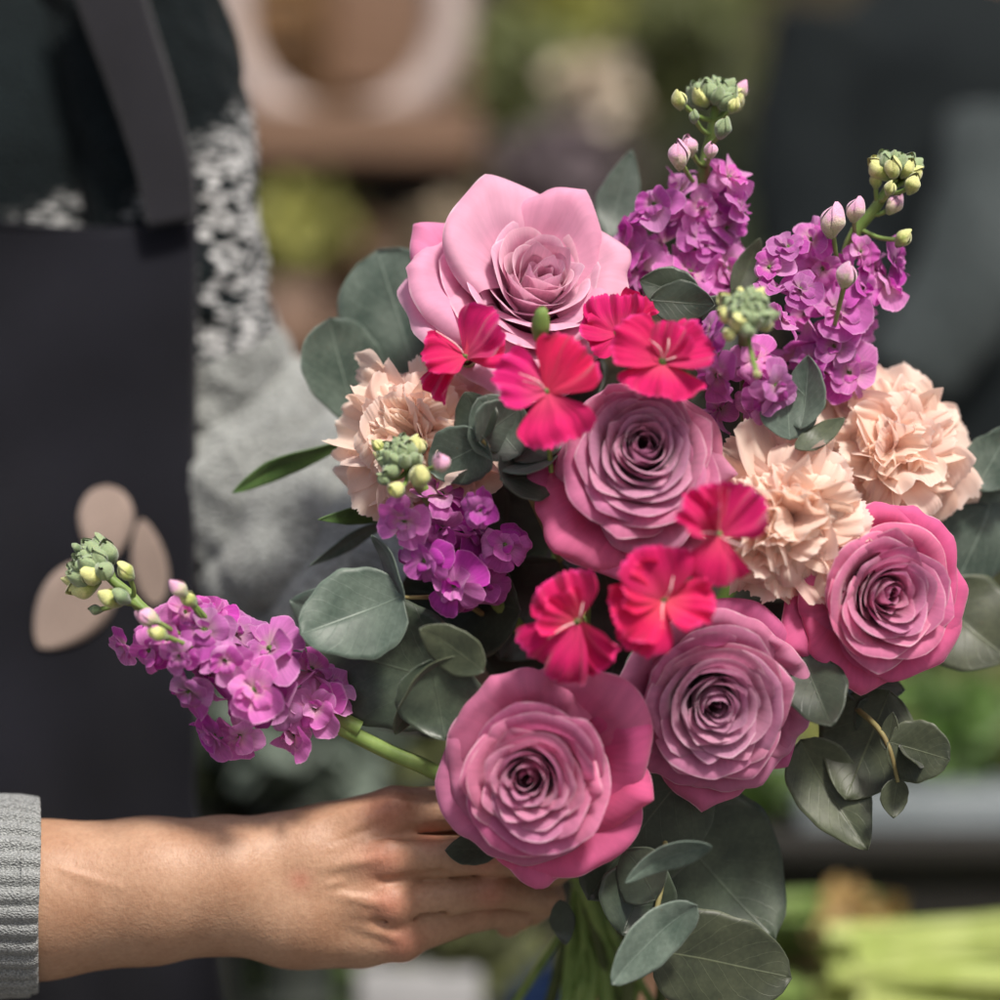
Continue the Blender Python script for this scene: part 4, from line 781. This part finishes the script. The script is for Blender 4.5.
M_F = dict(dark=fol('dark_foliage', (.018, .028, .012), (.045, .06, .03)), olive=fol('olive_foliage', (.09, .105, .03), (.18, .20, .08)), lime=fol('lime_foliage', (.28, .29, .05), (.42, .43, .12)),
           green=fol('green_foliage', (.07, .14, .03), (.16, .26, .07)), cream=fol('cream_blossom', (.55, .45, .34), (.78, .68, .56)), tan=fol('tan_blossom', (.35, .27, .17), (.46, .38, .26)), plum=fol('plum_foliage', (.08, .06, .07), (.16, .125, .14)), sage=fol('sage_foliage', (.13, .18, .14), (.26, .32, .27)))
def wb(name, parent, mat, x0, x1, y0, y1, d0, d1, rz=0):
    """box spanning photo pixels x0..x1, y0..y1 at depth d0, going back to d1"""
    a, b = P(x0, y1, d0), P(x1, y0, d0); c = (a+b)/2; c[1] = (d0+d1)/2; s = [b[0]-a[0], d1-d0, b[2]-a[2]]
    pos = np.array(parent.matrix_world.translation) if parent else 0
    v, f = box(c-pos, s, rz); o = link(name, MB().raw(v, f).mesh(name, mat, False), parent)
    bv = o.modifiers.new('b', 'BEVEL'); bv.width = min(.004, min(s)*.2); bv.segments = 2
    return o
def plant(name, px, py, d, rx, ry, mat, label, cat, n=240, leaf=.03, seed=1, pot=None, group='potted plants on the stall'):
    c = P(px, py, d); k = (1+d)*S; rs = np.random.RandomState(seed); bz = np.array([c[0], c[1], c[2]-ry*k-.03])
    root = empty(name, Matrix.Translation(Vector(bz))); tag(root, label, cat, group); mb = MB()
    for i in range(n):
        q = rs.normal(size=3); q /= np.linalg.norm(q); r = rs.uniform(.35, 1)**.5*rs.choice([1, 1, .8]); p = c-bz+q*r*np.array([rx*k, min(rx, ry)*k, ry*k])
        M = Mz(q+rs.normal(size=3)*.6, loc=p, roll=rs.uniform(0, 6)); L = leaf*rs.uniform(.6, 1.3)
        mb.grid(fan(rs, L, L*.35, .05*L, 3, .2, 0, base=.3, rd=.6, nu=5, nv=5), 0, M=M)
    link('foliage', mb.mesh('foliage', mat), root)
    mb = MB()
    for i in range(6):
        q = rs.normal(size=3)*.25; mb.grid(tube([(q[0]*.02, q[1]*.02, -.02), (q[0]*rx*k, q[1]*rx*k, ry*k*1.0), (q[0]*2*rx*k, q[1]*2*rx*k, ry*k*1.6)], [.004, .003, .002], 8, 6), closed=True)
    link('stem', mb.mesh('stem', M_STEMD), root)
    if pot and d < 1: pot = M_POTD
    if pot: link('pot', MB().grid(tube([(0, 0, -.11), (0, 0, -.10), (0, 0, -.02), (0, 0, .01), (0, 0, .012), (0, 0, -.01)], [.03, rx*k*.55, rx*k*.7, rx*k*.75, rx*k*.68, rx*k*.62], 20, 20), closed=True).mesh('pot', pot), root)
    return root
ground = MB().raw([(-12, -6, -1.05), (12, -6, -1.05), (12, 14, -1.05), (-12, 14, -1.05)], [[0, 1, 2, 3]]).mesh('ground', M_GROUND); tag(link('ground', ground), kind='structure')
wall = empty('shop_wall', Matrix.Translation((0, 3.2, -1.05))); tag(wall, 'dark blurred wall closing the stall at the back', 'wall')
v, f = box((0, 0, 1.6), (9, .1, 3.2)); link('panel', MB().raw(v, f).mesh('panel', M_WALL, False), wall)
M_CANVAS, nt_, nd_, L_ = newmat('canvas'); _t = N(nd_, 'ShaderNodeBsdfTranslucent'); _t.inputs[0].default_value = (.9, .86, .78, 1); _d = N(nd_, 'ShaderNodeBsdfDiffuse'); _d.inputs[0].default_value = (.5, .48, .43, 1)
_m = N(nd_, 'ShaderNodeMixShader', i_0=.85); L_.new(_d.outputs[0], _m.inputs[1]); L_.new(_t.outputs[0], _m.inputs[2]); _o = N(nd_, 'ShaderNodeOutputMaterial'); L_.new(_m.outputs[0], _o.inputs[0])
shade_roof = empty('added_shade_canopy', Matrix.Translation((0, 1.5, 1.1))); tag(shade_roof, 'added unseen canvas canopy shading the back of the flower stall', 'canopy')  # added sheet above the view, there to shade the background
v, f = box((0, 1.0, 0), (7, 2.0, .004)); link('canvas', MB().raw(v, f).mesh('canvas', M_CANVAS, False), shade_roof)
for sx_ in (-3.3, 3.3): v, f = box((sx_, .05, -1.08), (.05, .05, 2.13)); link('post', MB().raw(v, f).mesh('post', M_WOODD, False), shade_roof)  # posts under the added shading sheet
shelf = empty('display_shelf', Matrix.Translation(Vector(P(350, 200, 1.25)))); tag(shelf, 'brown wooden shelf with a dark gap beneath it at the upper left, out of focus', 'shelf')
wb('board', shelf, M_WOOD, 150, 478, 104, 160, 1.15, 1.5); wb('gap_shade', shelf, M_WOODD, 160, 470, 162, 205, 1.2, 1.5); wb('post', shelf, M_WOOD, 120, 148, 60, 1300, 1.2, 1.3); wb('back_panel', shelf, M_WOODD, 160, 455, -260, 100, 1.46, 1.5)  # dark box below the board stands in for the shadowed gap
wr = empty('hoop', Matrix.Translation(Vector(P(338, 108, 1.16)))); tag(wr, 'pale round hoop standing on the brown shelf', 'hoop')
tt = np.linspace(0, 2*np.pi, 60); kk = 2.15*S
G = tube([(112*kk*math.cos(a), 0.02, 96*kk+112*kk*math.sin(a)) for a in tt], [21*kk]*2, 90, 12, up=(0, 1, 0)); link('ring', MB().grid(G, closed=True).mesh('ring', M_HOOP), wr)
cr = empty('crate', Matrix.Translation(Vector(P(262, 104, 1.3)))); tag(cr, 'orange brown wooden crate behind the pale hoop', 'crate')
for k, y in enumerate((0, 34, 68, -34)): wb('slat', cr, M_WOODO, 205, 318, y-6, y+22, 1.27, 1.29)
wb('side', cr, M_WOODO, 200, 212, -60, 100, 1.27, 1.45); wb('side', cr, M_WOODO, 306, 318, -60, 100, 1.27, 1.45)
fr = empty('picture_frame', Matrix.Translation(Vector(P(360, 40, 1.44)))); tag(fr, 'dark brown board leaning behind the hoop', 'board'); wb('board', fr, M_WOOD, 330, 470, -200, 92, 1.42, 1.44)
# tiers of plants
t2 = empty('plant_table', Matrix.Translation(Vector(P(380, 420, 1.3)))); tag(t2, 'low wooden table carrying plants behind the bouquet', 'table'); wb('top', t2, M_WOOD, 180, 780, 330, 350, 1.1, 1.6); wb('leg', t2, M_WOODD, 190, 215, 352, 1290, 1.12, 1.17); wb('leg', t2, M_WOODD, 745, 770, 352, 1290, 1.12, 1.17)
plant('potted_plant', 288, 228, 1.15, 50, 38, M_F['lime'], 'yellow green mossy plant between the sleeve and the pale blossoms', 'plant', seed=2, pot=M_CLAY)
plant('potted_plant', 420, 205, 1.3, 46, 34, M_F['tan'], 'straw coloured blossoms under the brown shelf', 'plant', seed=3, pot=M_CLAY)
plant('potted_plant', 360, 262, 1.2, 44, 30, fol('rust_foliage', (.26, .15, .10), (.36, .24, .17)), 'rust brown dried plant behind the large eucalyptus leaves', 'plant', seed=4, pot=M_CLAY)
plant('potted_plant', 455, 245, 1.1, 45, 30, M_F['tan'], 'straw blossoms left of the pale pink rose', 'plant', seed=14, pot=M_CLAY)
plant('potted_plant', 290, 310, 1.25, 46, 34, M_F['olive'], 'olive plant low beside the grey sleeve', 'plant', seed=5, pot=M_CLAY)
plant('shrub', 510, 120, 1.5, 80, 110, M_F['olive'], 'olive green shrub above the pale pink rose', 'shrub', 420, .04, 6, group='shrubs behind the bouquet')
plant('shrub', 580, 30, 1.9, 60, 55, M_F['lime'], 'bright lime shrub at the top centre', 'shrub', 300, .04, 7, group='shrubs behind the bouquet')
plant('shrub', 690, 40, 1.8, 70, 95, M_F['olive'], 'dull green shrub behind the highest stock', 'shrub', 420, .04, 8, group='shrubs behind the bouquet')
plant('shrub', 560, 190, 1.3, 60, 60, M_F['plum'], 'dusky purple shrub behind the pale pink rose', 'shrub', 300, .04, 9, group='shrubs behind the bouquet')
plant('shrub', 440, 60, 1.7, 60, 90, M_F['plum'], 'brown purple shrub right of the hoop', 'shrub', 300, .04, 19, group='shrubs behind the bouquet')
plant('shrub', 730, 240, 1.6, 70, 130, M_F['dark'], 'dark green shrub between the two upright stocks', 'shrub', 420, .04, 10, group='shrubs behind the bouquet')
plant('shrub', 480, 230, 1.8, 60, 60, M_F['dark'], 'blackish shrub low behind the pale pink rose', 'shrub', 300, .04, 20, group='shrubs behind the bouquet')
plant('blossom_bunch', 593, 92, 1.35, 30, 26, M_F['cream'], 'cream blossoms left of the highest stock', 'blossoms', 120, .03, 11)
# right: dark clad second person
p2 = empty('person', Matrix.Translation(Vector(P(960, 1500, .95)))); p2b = np.array(p2.matrix_world.translation); tag(p2, 'second person in dark jacket with grey sleeve, far out of focus at the right', 'person')
def trunk2(p):
    q = (p-np.array([985, 640, 2000], np.float32))/np.array([150, 640, 100], np.float32); d = (np.linalg.norm(q, axis=1)-1)*120
    d = smin(d, chain(p, [(890, 110, 2000), (1000, 60, 2000), (1100, 110, 2000)], [45, 60, 45], 40), 40)
    d = smin(d, cap(p, (1000, -20, 1990), (1000, -200, 1990), 62, 60), 30); d = smin(d, cap(p, (1000, -240, 1960), (1000, -280, 1950), 85, 88), 30)
    d = smin(d, chain(p, [(870, 110, 1980), (825, 190, 1940), (852, 330, 1850), (870, 390, 1810)], [36, 34, 30, 26], 20), 20)
    return smin(d, chain(p, [(1080, 120, 1980), (1020, 170, 1850), (985, 240, 1790), (915, 370, 1762)], [38, 34, 32, 26], 20), 20)
v_, f_ = sdf_mesh(trunk2, (700, -420, 1700), (1280, 1320, 2180), 17)
W_ = px2w(v_)-p2b; mb = MB(); mb.v = [W_]; mb.f = f_[:, ::-1].tolist(); mb.uv = [np.zeros((len(W_), 2))]; mb.t = [np.zeros(len(W_))]; mb.n = len(W_); link('body', mb.mesh('body', M_SKIN), p2)
th = np.linspace(0, 2*np.pi, 60, endpoint=False)[:, None]; yy = np.linspace(-50, 560, 60)[None]; hw = np.interp(yy, [-50, -10, 60, 200, 560], [55, 110, 185, 205, 200])
G = np.stack([978+hw*np.cos(th), yy+0*th, 2000+hw*.72*np.sin(th)], -1); link('jacket', MB().grid(px2w(G)-p2b, closed=True, cap=True).mesh('jacket', M_JACK), p2)
yy = np.linspace(540, 1900, 30)[None]; hw = np.interp(yy, [540, 700, 1900], [190, 150, 95]); G = np.stack([1010+hw*np.cos(th), yy+0*th, 2000+hw*.7*np.sin(th)], -1); link('trousers', MB().grid(px2w(G)-p2b, closed=True, cap=True).mesh('trousers', M_JACK), p2)
for nm, pts, mt in (('sleeve', [(838, 20, 1960), (815, 180, 1940), (850, 330, 1850), (880, 400, 1800)], M_JACK), ('sleeve', [(1010, 130, 1830), (985, 240, 1790), (960, 300, 1770), (905, 380, 1760)], M_GREY)):
    G = wrinkled(pts, [62, 64, 56, 44], 40, 40, 4, .02, 9); link(nm, MB().grid(px2w(G)-p2b, closed=True, cap=True).mesh(nm, mt), p2)
# lower right: work table, vases of cut stems
tb = empty('work_table', Matrix.Translation(Vector(P(800, 1300, .8)))); tag(tb, 'dark wooden work table behind the bouquet at the lower right', 'table')
wb('top', tb, M_WOODD, 560, 1500, 838, 862, .55, 1.35); wb('apron_board', tb, M_WOODD, 570, 1490, 862, 925, .57, .6); wb('leg', tb, M_WOODD, 1380, 1420, 925, 1700, .58, .62); wb('leg', tb, M_WOODD, 575, 600, 925, 1700, .58, .62)
tr = empty('metal_tray', Matrix.Translation(Vector(P(900, 830, .75)))); tag(tr, 'pale grey metal tray standing on the dark work table', 'tray'); wb('tray', tr, M_MET, 800, 1300, 792, 836, .6, .9)
for i, (px, py, ry, c, lb) in enumerate([(760, 812, 20, 'green', 'green cut leaves lying under the dusky mauve rose'), (940, 728, 36, 'green', 'bright green cut stems stacked behind the pink rose'), (870, 735, 30, 'lime', 'lime stems lying on the metal tray'), (1010, 720, 40, 'lime', 'lime leaves at the right edge on the tray'), (960, 640, 50, 'olive', 'olive leaves at the right edge below the eucalyptus')]):
    plant('cut_greens', px, py, .66+.012*i, 58, ry, M_F[c], lb, 'cut greens', 200, .035, 30+i, group='cut greens on the work table')
fl = empty('lower_shelf', Matrix.Translation(Vector(P(800, 1120, .7)))); tag(fl, 'low shelf under the work table heaped with stems', 'shelf'); wb('board', fl, M_WOOD, 600, 1500, 1052, 1070, .36, 1.4)
def stems(px0, px1, y0, y1, d, n, mat, label, seed, r=.006):
    rs = np.random.RandomState(seed); c = P((px0+px1)/2, y1, d); root = empty('stem_bundle', Matrix.Translation(Vector(c))); tag(root, label, 'cut stems', 'bundles of cut stems'); mb = MB()
    for i in range(n):
        y = rs.uniform(y0, y1); y2 = y+rs.uniform(-30, 40); dd = d+rs.uniform(0, .12); mb.grid(tube([P(px0+rs.uniform(-30, 30), y, dd)-c, P((px0+px1)/2, (y+y2)/2+rs.uniform(-8, 8), dd+.02)-c, P(px1+rs.uniform(-30, 30), y2, dd)-c], [r]*3, 10, 8), closed=True)
    link('stems', mb.mesh('stems', mat), root)
M_LST = plain('lime_stem', (.26, .33, .07), (.44, .50, .18), 40, .5, .2, .002); M_GST = plain('fresh_stem', (.10, .17, .04), (.20, .28, .08), 40, .5, .2, .002)
stems(840, 1120, 935, 1030, .40, 34, M_LST, 'pale lime cut stems heaped at the bottom right corner', 1, .0065)
stems(740, 960, 985, 1040, .42, 22, M_GST, 'green cut stems at the bottom right of centre', 2)
stems(700, 880, 915, 945, .45, 10, M_GST, 'thin green stems under the hanging eucalyptus', 3)
plant('cut_greens', 860, 918, .45, 34, 12, fol('tan_scrap', (.4, .25, .08), (.5, .34, .14)), 'yellow brown leaf scraps below the table edge', 'cut greens', 60, .02, 50, group='cut greens on the work table')
# lower left: plants and packets behind the forearm
plant('potted_plant', 300, 735, .55, 58, 40, M_F['sage'], 'grey green plant between the apron and the held stock stem', 'plant', 260, .04, 41, pot=M_CLAY)
plant('potted_plant', 400, 700, .7, 62, 55, M_F['olive'], 'olive plant behind the held stock stem', 'plant', 260, .04, 42, pot=M_CLAY)
plant('potted_plant', 250, 790, .6, 40, 50, M_F['dark'], 'dark green plant beside the apron edge', 'plant', 260, .04, 43, pot=M_CLAY)
plant('potted_plant', 465, 930, .6, 60, 40, M_F['olive'], 'olive plant under the gripping hand', 'plant', 260, .035, 44, pot=M_CLAY)
plant('potted_plant', 310, 985, .6, 40, 26, M_F['green'], 'small green plant under the wrist', 'plant', 160, .03, 45, pot=M_CLAY)
plant('shrub', 420, 500, 1.5, 240, 180, M_F['plum'], 'dim shrub masked by the bouquet', 'shrub', 500, .06, 46, group='shrubs behind the bouquet')
plant('shrub', 380, 900, 1.2, 200, 130, M_F['dark'], 'deep green shrub behind the hand', 'shrub', 500, .05, 47, group='shrubs behind the bouquet')
pk = empty('paper_packet', Matrix.Translation(Vector(P(415, 1050, .6)))); tag(pk, 'white paper packet at the bottom edge under the hand', 'packet'); wb('packet', pk, M_WHITE, 345, 470, 974, 1040, .55, .7, .1)
bc = empty('plastic_crate', Matrix.Translation(Vector(P(510, 1050, .8)))); tag(bc, 'blue plastic crate at the bottom edge beside the white packet', 'crate')
for y in (976, 1000, 1024): wb('slat', bc, M_BLUE, 440, 640, y-8, y+10, .75, .77)
wb('side', bc, M_BLUE, 436, 446, 962, 1040, .75, .98); wb('side', bc, M_BLUE, 634, 644, 962, 1040, .75, .98); wb('floor', bc, M_BLUE, 446, 634, 1032, 1040, .77, .98)
